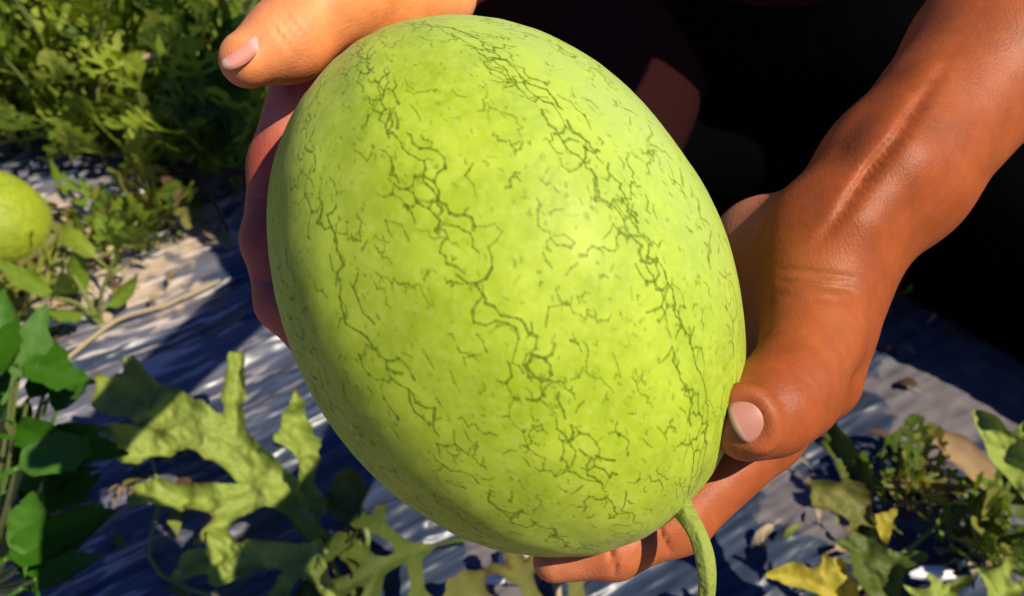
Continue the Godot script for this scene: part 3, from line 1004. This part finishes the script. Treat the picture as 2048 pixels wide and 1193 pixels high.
	for s in [-1.0, 1.0]:
		He.add(hp.call(0.076 * s, 0.02, -0.015), hp.call(0.078 * s, -0.025, -0.01), 0.013, 0.009)
		He.add(hp.call(0.04 * s, -0.022, 0.06), hp.call(0.045 * s, -0.03, 0.05), 0.02, 0.02)
	He.groove(hp.call(0, -0.056, 0.098), hup, 0.026, 0.002, 0.005)
	for s in [-1.0, 1.0]: He.groove(hp.call(0.031 * s, 0.002, 0.086), hup, 0.018, 0.012, 0.008)
	var face := He.build(0.004, paint)

	var st := SurfaceTool.new()
	st.begin(Mesh.PRIMITIVE_TRIANGLES)
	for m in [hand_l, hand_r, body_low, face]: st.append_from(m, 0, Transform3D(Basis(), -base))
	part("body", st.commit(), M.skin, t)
	var under := func(o: MeshInstance3D) -> void: o.position = -base
	for s in [-1.0, 1.0]:
		var e := SphereMesh.new()
		e.radius = 0.0115
		e.height = 0.023
		e.radial_segments = 16
		e.rings = 8
		var eo := part("eye", e, M.eye, t)
		eo.position = hp.call(0.031 * s, 0.002, 0.077) - base
	var Ha := Field.new()
	Ha.k_body = 0.02
	Ha.add(hp.call(0, 0.045, -0.04), hp.call(0, 0.055, 0.01), 0.084, 0.074)
	Ha.add(hp.call(0, -0.02, -0.065), hp.call(0, 0.03, -0.05), 0.052, 0.075)
	var plain := func(_p: Vector3, _n: Vector3) -> Color: return Color.WHITE
	under.call(part("hair", Ha.build(0.008, plain), M.hair, t))
	under.call(part("thumb_nail", nail(Vector3(0.0779, 0.6472, -0.1967), cam_dir(-0.86, -0.42, -0.15), cam_dir(-0.04, 0.10, 1.0).normalized(), 0.0086, 0.0063), M.nail, t))
	under.call(part("thumb_nail", nail(Vector3(-0.0969, 0.7194, -0.3055), cam_dir(-0.62, -0.62, -0.1), cam_dir(-0.46, 0.60, 0.64).normalized(), 0.0072, 0.0086, 1.7), M.nail, t))  # nail colour lightened here to make up for its shade

	# clothes
	var wr := FastNoiseLite.new()
	wr.seed = 2
	wr.frequency = 1.0
	var Tr := Field.new()
	Tr.k_body = 0.05
	Tr.chain([Vector3(0.40, 0.36, -1.02), Vector3(0.72, 0.085, -0.72)], [0.115, 0.078], 0)
	Tr.chain([Vector3(0.72, 0.078, -0.72), Vector3(0.40, 0.07, -1.07), Vector3(0.33, 0.06, -1.15)], [0.074, 0.070, 0.06], 0)
	Tr.add(Vector3(0.58, 0.10, -0.92), Vector3(0.45, 0.22, -1.05), 0.08, 0.10)
	Tr.add(Vector3(0.40, 0.38, -1.05), Vector3(0.18, 0.38, -1.10), 0.13, 0.13)
	Tr.add(Vector3(0.28, 0.55, -1.0), Vector3(0.28, 0.40, -1.05), 0.14, 0.15)
	Tr.chain([Vector3(0.18, 0.37, -1.10), Vector3(0.06, 0.10, -0.86)], [0.10, 0.07], 0)
	Tr.chain([Vector3(0.06, 0.078, -0.86), Vector3(0.10, 0.07, -1.25)], [0.072, 0.06], 0)
	Tr.chain([Vector3(0.12, 0.17, -1.06), Vector3(0.45, 0.17, -1.06)], [0.13, 0.13], 0)
	Tr.chain([Vector3(0.10, 0.33, -1.12), Vector3(0.45, 0.33, -1.12)], [0.14, 0.14], 0)
	under.call(part("trousers", Tr.build(0.012, plain), M.trousers, t))
	var Cl := Field.new()
	Cl.k_body = 0.03
	Cl.chain([Vector3(0.175, 0.385, -1.075), Vector3(0.055, 0.115, -0.845)], [0.106, 0.078], 0)
	Cl.chain([Vector3(0.12, 0.40, -1.10), Vector3(-0.02, 0.33, -1.10)], [0.12, 0.10], 0)
	Cl.chain([Vector3(0.17, 0.36, -1.05), Vector3(0.09, 0.16, -0.90)], [0.09, 0.066], 0)
	under.call(part("thigh_cloth", Cl.build(0.012, plain), M.maroon, t))
	var Sh := Field.new()
	Sh.k_body = 0.06
	Sh.add(Vector3(0.275, 0.50, -1.01), Vector3(0.28, 0.73, -0.945), 0.145, 0.135)
	Sh.add(Vector3(0.28, 0.73, -0.945), neck + Vector3(0, -0.05, -0.01), 0.135, 0.09)
	Sh.add(sl, sr, 0.07, 0.07)
	Sh.chain([sl, sl.lerp(elbow_l, 0.55) + Vector3(0.02, 0, 0)], [0.075, 0.064], 0)
	Sh.chain([sr, sr.lerp(elbow_r, 0.55) + Vector3(-0.02, 0, 0)], [0.075, 0.064], 0)
	under.call(part("shirt", Sh.build(0.014, plain), M.maroon, t))

# ---------------------------------------------------------------- plants in front
func tilt(pitch: float, yaw: float, roll := 0.0) -> Basis:
	# a leaf plane that faces the sky and the viewer alike, turned a little
	return Basis(cam_dir(1, 0, 0), cam_dir(0, 1, 0), cam_dir(0, 0, 1)) * Basis.from_euler(Vector3(deg_to_rad(pitch), deg_to_rad(yaw), deg_to_rad(roll)))

func front_vine() -> void:
	var root := Vector3(-0.1536, 0.0000, -0.4082)
	var t := thing("watermelon_vine", "watermelon vine with big deeply lobed sunlit leaves in front of the film at lower left", "vine", root)
	var px := 0.95 / 1951.0
	var a := Vector3(-0.2686, 0.0738, -0.5880)
	shaped_leaf("leaf", M.leaf, t, a, 1.06 / 1951.0, Vector2(500, 925), tilt(-27, 8), [
		[640, 1085, 560, 985, 14, 30], [560, 985, 440, 880, 34, 42], [440, 880, 340, 815, 40, 40], [340, 815, 235, 790, 42, 40], [300, 790, 262, 722, 30, 13], [240, 780, 208, 752, 30, 10],
		[475, 880, 462, 790, 17, 20], [462, 790, 463, 712, 22, 17], [440, 865, 275, 905, 26, 20], [310, 870, 245, 872, 22, 12], [560, 985, 440, 1000, 30, 26], [440, 1000, 318, 982, 24, 22], [345, 985, 305, 1000, 20, 14], [500, 1000, 420, 1078, 26, 10], [600, 1030, 660, 1010, 12, 9]], 0.013, 0.45, 3)
	shaped_leaf("leaf", M.leaf, t, Vector3(-0.2428, 0.0570, -0.4863), px, Vector2(520, 1120), tilt(-20, -10), [
		[700, 1190, 620, 1115, 16, 28], [620, 1115, 500, 1110, 30, 24], [500, 1110, 385, 1135, 24, 26], [450, 1110, 430, 1085, 22, 24], [400, 1130, 360, 1165, 24, 14], [520, 1115, 450, 1160, 20, 18], [630, 1120, 640, 1085, 22, 12], [600, 1130, 560, 1200, 20, 22]], 0.010, 0.2, 5)
	shaped_leaf("leaf", M.leaf, t, Vector3(-0.2180, 0.1063, -0.5923), 0.98 / 1951.0, Vector2(590, 880), tilt(-5, 38), [
		[625, 1020, 605, 930, 12, 24], [605, 930, 588, 850, 26, 34], [588, 850, 585, 788, 30, 9], [590, 890, 543, 868, 18, 9], [600, 910, 625, 890, 16, 8]], 0.011, 0.1, 8)
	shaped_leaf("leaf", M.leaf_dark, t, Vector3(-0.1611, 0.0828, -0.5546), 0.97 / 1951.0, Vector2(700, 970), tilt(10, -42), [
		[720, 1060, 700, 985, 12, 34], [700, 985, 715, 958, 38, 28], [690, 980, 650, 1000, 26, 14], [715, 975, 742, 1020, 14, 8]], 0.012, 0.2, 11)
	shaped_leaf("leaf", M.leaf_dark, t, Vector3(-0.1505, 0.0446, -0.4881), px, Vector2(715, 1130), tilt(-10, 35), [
		[735, 1075, 715, 1110, 10, 18], [715, 1110, 705, 1200, 22, 26], [715, 1120, 680, 1110, 14, 9]], 0.009, 0.2, 13)
	shaped_leaf("leaf", M.leaf_olive, t, Vector3(-0.4395, -0.0095, -0.5189), 1.01 / 1951.0, Vector2(175, 1130), tilt(-20, 20), [
		[185, 1230, 175, 1150, 16, 26], [175, 1150, 165, 1095, 28, 12], [180, 1150, 215, 1110, 16, 8]], 0.009, 0.2, 15)
	for s in [[Vector3(-0.1870, 0.0601, -0.5036), Vector3(-0.1678, -0.0002, -0.4857)], [Vector3(-0.1561, 0.0331, -0.4625), Vector3(-0.1619, -0.0273, -0.4727)], [Vector3(-0.2004, 0.0566, -0.5425), Vector3(-0.1884, -0.0058, -0.5225)], [Vector3(-0.1511, 0.0512, -0.5229), Vector3(-0.1407, 0.0635, -0.5070), Vector3(-0.1574, -0.0278, -0.5006)]]:
		var line: Array = []
		for p in s: line.append(p - root)
		line.append(Vector3(-0.1711, -0.0685, -0.4881) - root)
		line.append(Vector3(0, 0, 0))
		part("stalk", tube(line, [0.0026, 0.003, 0.0034, 0.004, 0.004].slice(0, line.size()), 7), M.vine, t)

func right_vine() -> void:
	var root := Vector3(0.3583, 0.0000, -0.4432)
	var t := thing("watermelon_vine", "watermelon vine with upright curled leaves growing at the lower right of the film", "vine", root)
	var p0 := 0.86 / 1951.0
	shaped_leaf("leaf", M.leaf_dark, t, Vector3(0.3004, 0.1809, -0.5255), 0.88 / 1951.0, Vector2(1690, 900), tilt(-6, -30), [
		[1735, 1040, 1720, 970, 14, 30], [1720, 970, 1690, 900, 30, 24], [1690, 900, 1655, 825, 24, 12], [1700, 930, 1660, 890, 18, 8]], 0.012, 0.1, 21)
	shaped_leaf("leaf", M.leaf_olive, t, Vector3(0.2858, 0.1716, -0.4737), p0, Vector2(1680, 1010), tilt(-12, 24), [
		[1735, 1045, 1690, 1005, 14, 40], [1690, 1005, 1640, 985, 36, 26], [1640, 985, 1612, 965, 22, 8], [1700, 1020, 1680, 1050, 28, 10]], 0.013, 0.1, 22)
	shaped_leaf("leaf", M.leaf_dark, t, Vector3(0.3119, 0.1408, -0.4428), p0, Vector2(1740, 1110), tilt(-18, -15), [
		[1770, 1220, 1750, 1140, 20, 46], [1750, 1140, 1725, 1060, 46, 24], [1750, 1120, 1690, 1090, 26, 12], [1760, 1130, 1830, 1110, 24, 12]], 0.012, 0.1, 23)
	shaped_leaf("yellowing_leaf", M.leaf_yellow, t, Vector3(0.2566, 0.1330, -0.4209), 0.84 / 1951.0, Vector2(1620, 1165), tilt(-25, 8), [
		[1740, 1230, 1650, 1175, 16, 26], [1650, 1175, 1580, 1150, 26, 20], [1580, 1150, 1528, 1150, 16, 6], [1650, 1165, 1640, 1125, 20, 8], [1690, 1190, 1680, 1130, 14, 10]], 0.010, 0.2, 24)
	shaped_leaf("yellowing_leaf", M.leaf_yellow, t, Vector3(0.3342, 0.1299, -0.4744), 0.88 / 1951.0, Vector2(1765, 1060), tilt(-30, 0), [[1750, 1110, 1765, 1050, 8, 20], [1765, 1050, 1790, 1030, 18, 8], [1760, 1060, 1745, 1035, 12, 6]], 0.006, 0.3, 25)
	shaped_leaf("leaf", M.leaf, t, Vector3(0.3817, 0.1008, -0.4312), p0, Vector2(1880, 1180), tilt(-30, 10), [
		[1850, 1260, 1870, 1190, 12, 24], [1870, 1190, 1860, 1160, 22, 10], [1875, 1200, 1940, 1165, 18, 10], [1860, 1210, 1800, 1175, 18, 9]], 0.010, 0.2, 26)
	shaped_leaf("leaf", M.leaf, t, Vector3(0.4502, 0.0782, -0.4510), 0.9 / 1951.0, Vector2(2000, 1165), tilt(-30, -12), [
		[1980, 1260, 1995, 1180, 12, 28], [1995, 1180, 2020, 1130, 24, 10], [1995, 1190, 1960, 1150, 18, 9], [2000, 1190, 2060, 1160, 18, 10]], 0.010, 0.2, 27)
	for q in [Vector3(0.3171, 0.1443, -0.4747), Vector3(0.3250, 0.1069, -0.4090), Vector3(0.3083, 0.1132, -0.4011), Vector3(0.3683, 0.0756, -0.4060), Vector3(0.4410, 0.0472, -0.4200), Vector3(0.3275, 0.1140, -0.4585)]:
		part("stalk", tube([q - root, (q - root) * 0.5 + Vector3(0.01, 0.02, 0.01), Vector3.ZERO], [0.0026, 0.003, 0.004], 7), M.vine, t)
	var root2 := Vector3(0.5730, 0.0000, -0.5425)
	var t2 := thing("watermelon_vine", "watermelon leaf with bright lobes standing at the right edge of the picture", "vine", root2)
	shaped_leaf("leaf", M.leaf, t2, Vector3(0.4502, 0.1679, -0.5407), 0.9 / 1951.0, Vector2(2000, 890), tilt(-8, -20), [
		[2110, 1060, 2060, 960, 16, 34], [2060, 960, 2010, 900, 36, 34], [2010, 900, 1975, 848, 30, 20], [1975, 850, 1958, 830, 20, 8], [2030, 900, 2045, 850, 20, 10], [2060, 960, 2120, 900, 22, 14]], 0.012, 0.1, 28)
	shaped_leaf("leaf", M.leaf_dark, t2, Vector3(0.4791, 0.1183, -0.5193), 0.92 / 1951.0, Vector2(2040, 990), tilt(10, -30), [[2110, 1070, 2050, 1010, 14, 28], [2050, 1010, 2020, 950, 26, 10], [2050, 1000, 2080, 960, 20, 12]], 0.010, 0.1, 29)
	part("stalk", tube([Vector3(0.5010, 0.1124, -0.4852) - root2, Vector3(0.01, 0.04, 0), Vector3.ZERO], [0.003, 0.0035, 0.004], 7), M.vine, t2)

func left_herb() -> void:
	# a broad-leaved plant close to the camera at the left edge
	var root := Vector3(-0.5444, 0.0000, -0.4856)
	var t := thing("leafy_herb", "broad leaved deep green plant standing at the left edge in front of the film", "plant", root)
	var r := RandomNumberGenerator.new()
	r.seed = 77
	var spots := [[40, 730, 130], [95, 760, 120], [10, 800, 150], [110, 830, 110], [60, 880, 170], [25, 760, 150], [70, 1020, 150], [30, 940, 170], [100, 1130, 120], [10, 930, 150], [90, 960, 130], [30, 1020, 160], [80, 1080, 140], [10, 1120, 170], [70, 1160, 150], [0, 700, 120], [-20, 860, 160], [55, 800, 110], [-10, 1000, 150], [40, 1180, 150], [120, 1010, 80], [30, 850, 140], [75, 920, 140], [-10, 760, 140], [50, 1120, 150], [95, 800, 90], [20, 980, 130]]
	for s in spots:
		var d := r.randf_range(0.78, 0.9)
		var at := cam_point(s[0], s[1], d)
		var o := part("leaf", weed_meshes[r.randi() % 3], M.herb if r.randf() < 0.6 else M.herb_light, t)
		var b := tilt(r.randf_range(-50, 5), r.randf_range(-40, 40), r.randf_range(-110, 20))
		o.transform = Transform3D(b.scaled_local(Vector3(1.6, 1.15, 1.15) * (s[2] * d / 1951.0)), at - root)
		part("stalk", tube([at - root, (at - root) * 0.6 + Vector3(0, -0.01, 0), Vector3.ZERO], [0.0018, 0.0025, 0.004], 5), M.vine, t)

func cam_point(x: float, y: float, d: float) -> Vector3:
	return Vector3(0, 0.9, 0) + cam_dir((x - 1024.0) * d / 1951.0, (596.5 - y) * d / 1951.0, -d)

# ---------------------------------------------------------------- growth behind
func plant(label: String, root: Vector3, height: float, count: int, spread: float, leaf_size: float, lobed: bool, tones: Array, r: RandomNumberGenerator, group := "", called := "weed") -> Node3D:
	var t := thing(called, label, "plant" if called == "weed" else "vine", root, group)
	var branches := 3 + r.randi() % 2
	for k in branches:
		var a := TAU * k / branches + r.randf_range(-0.5, 0.5)
		var out := Vector3(cos(a), 0, sin(a)) * spread * r.randf_range(0.4, 1.0)
		var top := out + Vector3(0, height * r.randf_range(0.75, 1.1), 0)
		var mid := out * 0.35 + Vector3(0, height * 0.5, 0)
		part("stem", tube([Vector3.ZERO, mid, top], [0.0035, 0.0028, 0.0014], 6), M.vine, t)
		var per := count / branches
		for i in per:
			var f := (i + 0.6) / per
			var p: Vector3 = (mid * f * 2.0) if f < 0.5 else mid.lerp(top, f * 2.0 - 1.0)
			var az := a + i * 2.4 + r.randf_range(-0.4, 0.4)
			var b := Basis(Vector3.UP, az) * Basis(Vector3.RIGHT, deg_to_rad(r.randf_range(20, 75))) * Basis(Vector3.UP, r.randf_range(-0.4, 0.4))
			# leaf grows along its +y: lean it outwards, face up
			var o := part("leaf", (leaf_meshes if lobed else weed_meshes)[r.randi() % (4 if lobed else 3)], M.weeds[tones[r.randi() % tones.size()]], t)
			var sz := leaf_size * r.randf_range(0.85, 1.6)
			o.transform = Transform3D(b.scaled_local(Vector3.ONE * sz), p + b.y * sz * 0.3)
	return t

func back_growth() -> void:
	var r := RandomNumberGenerator.new()
	r.seed = 41
	var named := [
		["tall weed with feathery pale green leaves at the top left corner", Vector3(-0.8674, 0.0000, -1.5827), 0.22, 26, 0.12, 0.085, true, [0, 2]],
		["upright weed with a bright stem behind the small watermelon", Vector3(-0.6113, 0.0000, -1.1848), 0.30, 22, 0.08, 0.075, true, [0, 2, 2]],
		["dark leafy weed in the shade beside the fingers of the left hand in view", Vector3(-0.4413, 0.0000, -1.1848), 0.20, 24, 0.10, 0.07, true, [3, 1]],
		["low yellow green vine creeping onto the film beside the small watermelon", Vector3(-0.5072, 0.0000, -0.9937), 0.06, 14, 0.08, 0.055, true, [1, 4]],
		["broad leaved weed under the thumb at the left", Vector3(-0.5109, 0.0000, -1.3591), 0.24, 24, 0.11, 0.07, false, [1, 3]],
		["small pale weed leaning over the back edge of the film", Vector3(-0.5093, 0.0000, -1.1247), 0.12, 16, 0.09, 0.06, true, [0, 2]],
		["leafy weed directly above the small watermelon", Vector3(-0.7319, 0.0000, -1.3094), 0.16, 20, 0.10, 0.07, true, [0, 1]],
		["spindly weed with tiny leaves on the film under the small watermelon", Vector3(-0.6279, 0.0000, -0.8607), 0.05, 12, 0.08, 0.06, true, [4, 2]],
		["short vine shoot beside the lit wrinkles in the middle left", Vector3(-0.5232, 0.0000, -0.8520), 0.10, 10, 0.05, 0.06, false, [1, 0]],
	]
	for s in named: plant(s[0], s[1], s[2], s[3], s[4], s[5], s[6], s[7], r)
	for s in [[Vector3(-0.7394, 0.0000, -1.2162), 0], [Vector3(-0.6604, 0.0000, -1.1848), 1], [Vector3(-0.8136, 0.0000, -1.2098), 0], [Vector3(-0.7576, 0.0000, -1.2684), 0], [Vector3(-0.8334, 0.0000, -1.3024), 0], [Vector3(-0.6570, 0.0000, -1.2226), 0], [Vector3(-0.5536, 0.0000, -1.2098), 0], [Vector3(-0.7332, 0.0000, -1.3886), 0], [Vector3(-0.6250, 0.0000, -1.4817), 1], [Vector3(-0.8221, 0.0000, -1.3591), 0], [Vector3(-0.5505, 0.0000, -1.2887), 0], [Vector3(-0.4595, 0.0000, -1.3886), 1], [Vector3(-0.7352, 0.0000, -1.6550), 0], [Vector3(-0.5513, 0.0000, -1.6183), 1], [Vector3(-0.9301, 0.0000, -1.8772), 0], [Vector3(-0.7155, 0.0000, -1.9447), 0], [Vector3(-0.6217, 0.0000, -1.3163), 0], [Vector3(-0.7004, 0.0000, -1.2618), 1], [Vector3(-0.4106, 0.0000, -1.2618), 1], [Vector3(-0.4634, 0.0000, -1.8554), 1], [Vector3(-1.1176, 0.0000, -1.9447), 0], [Vector3(-0.3969, 0.0000, -1.1131), 1]]:
		plant("green weed in the thick mixed growth behind the film", s[0], r.randf_range(0.14, 0.27), 20, 0.11, r.randf_range(0.06, 0.085), r.randf() < 0.7, [0, 1, 2] if s[1] == 0 else [1, 0, 1, 3], r, "weeds in the thick growth behind the film")
	for s in [[Vector3(0.4757, 0.0000, -0.5250), "tangle of small olive and green leaves in the bottom right corner", 0.05], [Vector3(0.4222, 0.0000, -0.6011), "small ragged weed between the upright vine leaves and the grey dusty film", 0.04], [Vector3(0.5831, 0.0000, -1.7120), "dim weed in the shade between the dark clothes and the right forearm", 0.07], [Vector3(0.4855, 0.0000, -0.9201), "small weed at the foot of the black trousers, right of the wrist", 0.04]]:
		plant(s[1], s[0], s[2], 24 if s[2] == 0.05 else 14, 0.06, 0.04, true, [3, 1, 4] if s[2] <= 0.05 else [3, 1], r)
	# what nobody could count between them: low leaves that cover the soil
	var mm := MultiMesh.new()
	mm.transform_format = MultiMesh.TRANSFORM_3D
	mm.use_colors = true
	mm.mesh = leaf_meshes[0]
	var where: Array = []
	while where.size() < 2200:
		var p := Vector3(r.randf_range(-2.2, 1.6), -0.03, r.randf_range(-3.2, -1.20))
		if p.x > -0.25 and p.z > -1.6: continue
		where.append(p)
	mm.instance_count = where.size()
	for i in where.size():
		var sz := r.randf_range(0.05, 0.10)
		var b := Basis(Vector3.UP, r.randf() * TAU) * Basis(Vector3.RIGHT, deg_to_rad(r.randf_range(-80, 20)))
		mm.set_instance_transform(i, Transform3D(b.scaled_local(Vector3.ONE * sz), where[i] + Vector3(0, r.randf_range(0.0, 0.09), 0)))
		mm.set_instance_color(i, Color.WHITE * r.randf_range(0.8, 1.6))
	var cover := MultiMeshInstance3D.new()
	cover.name = "ground_cover"
	cover.multimesh = mm
	cover.material_override = M.weeds[1]
	cover.set_meta("kind", "stuff")
	tag(cover, "low green leaves covering the soil behind the film", "ground cover")
	add_child(cover)

# ---------------------------------------------------------------- small things on the film
func flat_leaf(called: String, label: String, at: Vector3, size: float, yaw: float, m: Material, which: int, pitch := -75.0, group := "") -> void:
	var o := MeshInstance3D.new()
	o.name = numbered(called)
	o.mesh = leaf_meshes[which] if m != M.leaf_tan else weed_meshes[which % 3]
	o.material_override = m
	o.transform = Transform3D((Basis(Vector3.UP, deg_to_rad(yaw)) * Basis(Vector3.RIGHT, deg_to_rad(pitch))).scaled_local(Vector3.ONE * size), at + Vector3(0, 0.012, 0))
	tag(o, label, "leaf", group)
	add_child(o)

func twig(label: String, pts: Array, rad: float, m: Material) -> void:
	var o := part(numbered("twig"), tube(pts, [rad, rad * 0.9, rad * 0.6].slice(0, pts.size()), 7, Color.WHITE, 0.08), m, self)
	tag(o, label, "twig")

func pebble(called: String, label: String, category: String, at: Vector3, size: Vector3, m: Material, seed_: int, group := "") -> void:
	var n := FastNoiseLite.new()
	n.seed = seed_
	n.frequency = 1.0
	var v := PackedVector3Array()
	var idx := PackedInt32Array()
	for j in 9:
		for i in 13:
			var u := TAU * (i % 12) / 12
			var w := PI * j / 8
			var p := Vector3(cos(u) * sin(w), cos(w), sin(u) * sin(w))
			v.append(p * size * (1.0 + 0.7 * n.get_noise_3dv(p * 1.3)))
	for j in 8:
		for i in 12:
			var a := j * 13 + i
			idx.append_array([a, a + 13, a + 1, a + 1, a + 13, a + 14])
	var o := part(numbered(called), commit(v, smooth_normals(v, idx), idx), m, self)
	o.position = at
	tag(o, label, category, group)

func litter() -> void:
	flat_leaf("dry_leaf", "dark brown curled dead leaf beside the left fingers, on the film edge", Vector3(-0.4119, 0.0300, -1.0431), 0.13, 40, M.leaf_brown, 2, -50)
	flat_leaf("dry_leaf", "olive wilted leaf lying left of the dark brown dead leaf", Vector3(-0.4993, 0.0200, -1.0229), 0.12, -30, M.leaf_olive, 1, -70)
	flat_leaf("dry_leaf", "brownish wilted leaf beside the small watermelon", Vector3(-0.5730, 0.0300, -0.9705), 0.12, 80, M.leaf_olive, 3, -60)
	flat_leaf("dry_leaf", "pale wilted leaf on the film under the small watermelon", Vector3(-0.6240, 0.0100, -0.8778), 0.11, 110, M.leaf_tan, 0, -80)
	flat_leaf("dry_leaf", "tan dry leaf beside the bright vine leaf at the right edge", Vector3(0.5058, 0.0200, -0.5722), 0.12, 35, M.leaf_tan, 1, -60)
	flat_leaf("dry_leaf", "greyish dry leaf lying left of the tan one", Vector3(0.4610, 0.0100, -0.5787), 0.08, 60, M.leaf_tan, 3, -86)
	flat_leaf("fallen_leaf", "olive leaf on the film under the fingertip at the bottom of the picture", Vector3(0.0819, 0.0300, -0.4137), 0.16, 80, M.leaf_olive, 0, -70)
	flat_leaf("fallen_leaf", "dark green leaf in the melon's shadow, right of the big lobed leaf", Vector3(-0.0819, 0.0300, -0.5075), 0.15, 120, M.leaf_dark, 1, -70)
	twig("pale dry stalk poking out over the film beside the dark brown leaf", [Vector3(-0.4987, 0.0200, -1.1170), Vector3(-0.4680, 0.0500, -1.1096), Vector3(-0.4417, 0.0800, -1.1023)], 0.004, M.twig)
	twig("tan dry stalk lying on the film right of the small watermelon", [Vector3(-0.5487, 0.0100, -0.9746), Vector3(-0.5362, 0.0120, -1.0111), Vector3(-0.5194, 0.0200, -1.0335)], 0.005, M.twig)
	twig("pale dry stalk lying across the weeds at upper left", [Vector3(-0.5195, 0.2000, -1.1399), Vector3(-0.4817, 0.2100, -1.1459), Vector3(-0.4443, 0.2200, -1.1442)], 0.004, M.twig)
	twig("short orange brown stick under the fingertip at the bottom", [Vector3(0.0409, 0.0100, -0.5022), Vector3(0.0439, 0.0120, -0.4873), Vector3(0.0463, 0.0100, -0.4695)], 0.006, M.twig)
	# a crumple of torn silvery film
	var cr := FastNoiseLite.new()
	cr.seed = 15
	cr.frequency = 1.0
	var v := PackedVector3Array()
	var idx := PackedInt32Array()
	for j in 31:
		for i in 41:
			var q := Vector2(i / 40.0 - 0.5, j / 30.0 - 0.5)
			var y := absf(cr.get_noise_2d(q.x * 9.0, q.y * 9.0)) * 0.05 + cr.get_noise_2d(q.x * 26.0 + 5.0, q.y * 26.0) * 0.014
			v.append(Vector3(q.x * 0.17 + cr.get_noise_2d(q.y * 7.0, 3.0) * 0.03, y * (1.0 - 2.5 * q.length_squared()), q.y * 0.10 + cr.get_noise_2d(q.x * 7.0, 9.0) * 0.03))
	for j in 30:
		for i in 40:
			var a := j * 41 + i
			idx.append_array([a, a + 1, a + 41, a + 1, a + 42, a + 41])
	var silver := mat(lin(0.62, 0.62, 0.66), 0.28)
	silver.metallic = 0.7
	var crumple := part(numbered("film_scrap"), commit(v, smooth_normals(v, idx), idx), silver, self)
	crumple.position = Vector3(-0.5126, 0.0180, -1.0852)
	tag(crumple, "crumpled shiny piece of torn film glinting at the edge of the weeds", "film scrap")
	# broken bits of dry vine and leaf
	var dr := RandomNumberGenerator.new()
	dr.seed = 90
	var dm := MultiMesh.new()
	dm.transform_format = MultiMesh.TRANSFORM_3D
	dm.use_colors = true
	dm.mesh = weed_meshes[2]
	var near := [Vector3(-0.4950, 0.0000, -1.0679), Vector3(-0.5478, 0.0000, -0.9343), Vector3(-0.4237, 0.0000, -1.1016), Vector3(-0.6138, 0.0000, -0.9735), Vector3(-0.5301, 0.0000, -1.0143), Vector3(-0.4385, 0.0000, -0.6239), Vector3(-0.3832, 0.0000, -0.5605), Vector3(0.4160, 0.0000, -0.5790), Vector3(0.4841, 0.0000, -0.5425), Vector3(0.3523, 0.0000, -0.4966), Vector3(0.5325, 0.0000, -0.8786), Vector3(-0.6152, 0.0000, -0.8607)]
	dm.instance_count = 330
	for i in 330:
		var c: Vector3 = near[i % near.size()]
		var p := c + Vector3(dr.randfn(0.0, 0.06), 0.012 + dr.randf() * 0.012, dr.randfn(0.0, 0.05))
		var b := Basis(Vector3.UP, dr.randf() * TAU) * Basis(Vector3.RIGHT, deg_to_rad(dr.randf_range(-110, -60)))
		dm.set_instance_transform(i, Transform3D(b.scaled_local(Vector3(dr.randf_range(0.3, 1.3), 1.0, 1.0) * dr.randf_range(0.014, 0.042)), p))
		var tone: Color = [Color(0.30, 0.20, 0.10), Color(0.13, 0.13, 0.03), Color(0.08, 0.045, 0.02), Color(0.42, 0.33, 0.20), Color(0.16, 0.20, 0.03)][dr.randi() % 5]
		dm.set_instance_color(i, tone)
	var bits := MultiMeshInstance3D.new()
	bits.name = "plant_litter"
	bits.multimesh = dm
	bits.material_override = leaf_mat(Color.WHITE, 0.15, 0.8)
	bits.set_meta("kind", "stuff")
	tag(bits, "broken bits of dry leaf and vine strewn over the film", "plant litter")
	add_child(bits)
	for q in [[Vector3(-0.5424, 0.0100, -0.7840), Vector3(-0.4951, 0.0150, -0.8464), Vector3(-0.4446, 0.0100, -0.8778), Vector3(-0.3831, 0.0120, -0.9219), "thin brown vine runner crossing the lit wrinkles left of the fingers"], [Vector3(-0.1856, 0.0100, -0.4434), Vector3(-0.3530, 0.0120, -0.4955), Vector3(-0.3732, 0.0200, -0.5784), Vector3(-0.4042, 0.0100, -0.6504), "thin olive runner rising beside the big lobed leaf at lower left"], [Vector3(0.3344, 0.0100, -0.4748), Vector3(0.4127, 0.0150, -0.5277), Vector3(0.4823, 0.0100, -0.5787), Vector3(0.5634, 0.0100, -0.6104), "thin runner between the vine leaves at lower right"]]:
		var o := part(numbered("runner"), tube([q[0], q[1], q[2], q[3]], [0.0026, 0.0024, 0.0022, 0.0015], 7), M.twig if q[4].contains("brown") else M.vine, self)
		tag(o, q[4], "vine runner")
	var pale := mat(lin(0.62, 0.58, 0.52), 0.8)
	var white := mat(lin(0.8, 0.8, 0.78), 0.5)
	pebble("clod", "pale dried clod of soil under the melon at the bottom", "clod", Vector3(0.0056, 0.0120, -0.5066), Vector3(0.018, 0.014, 0.022), pale, 4)
	pebble("plastic_scrap", "white scrap lying at the bottom right between the vine leaves", "scrap", Vector3(0.4197, 0.0200, -0.4921), Vector3(0.022, 0.006, 0.008), white, 6)
	pebble("plastic_scrap", "white scrap at the bottom left of the pale clod", "scrap", Vector3(-0.0196, 0.0100, -0.4939), Vector3(0.014, 0.006, 0.008), white, 7)
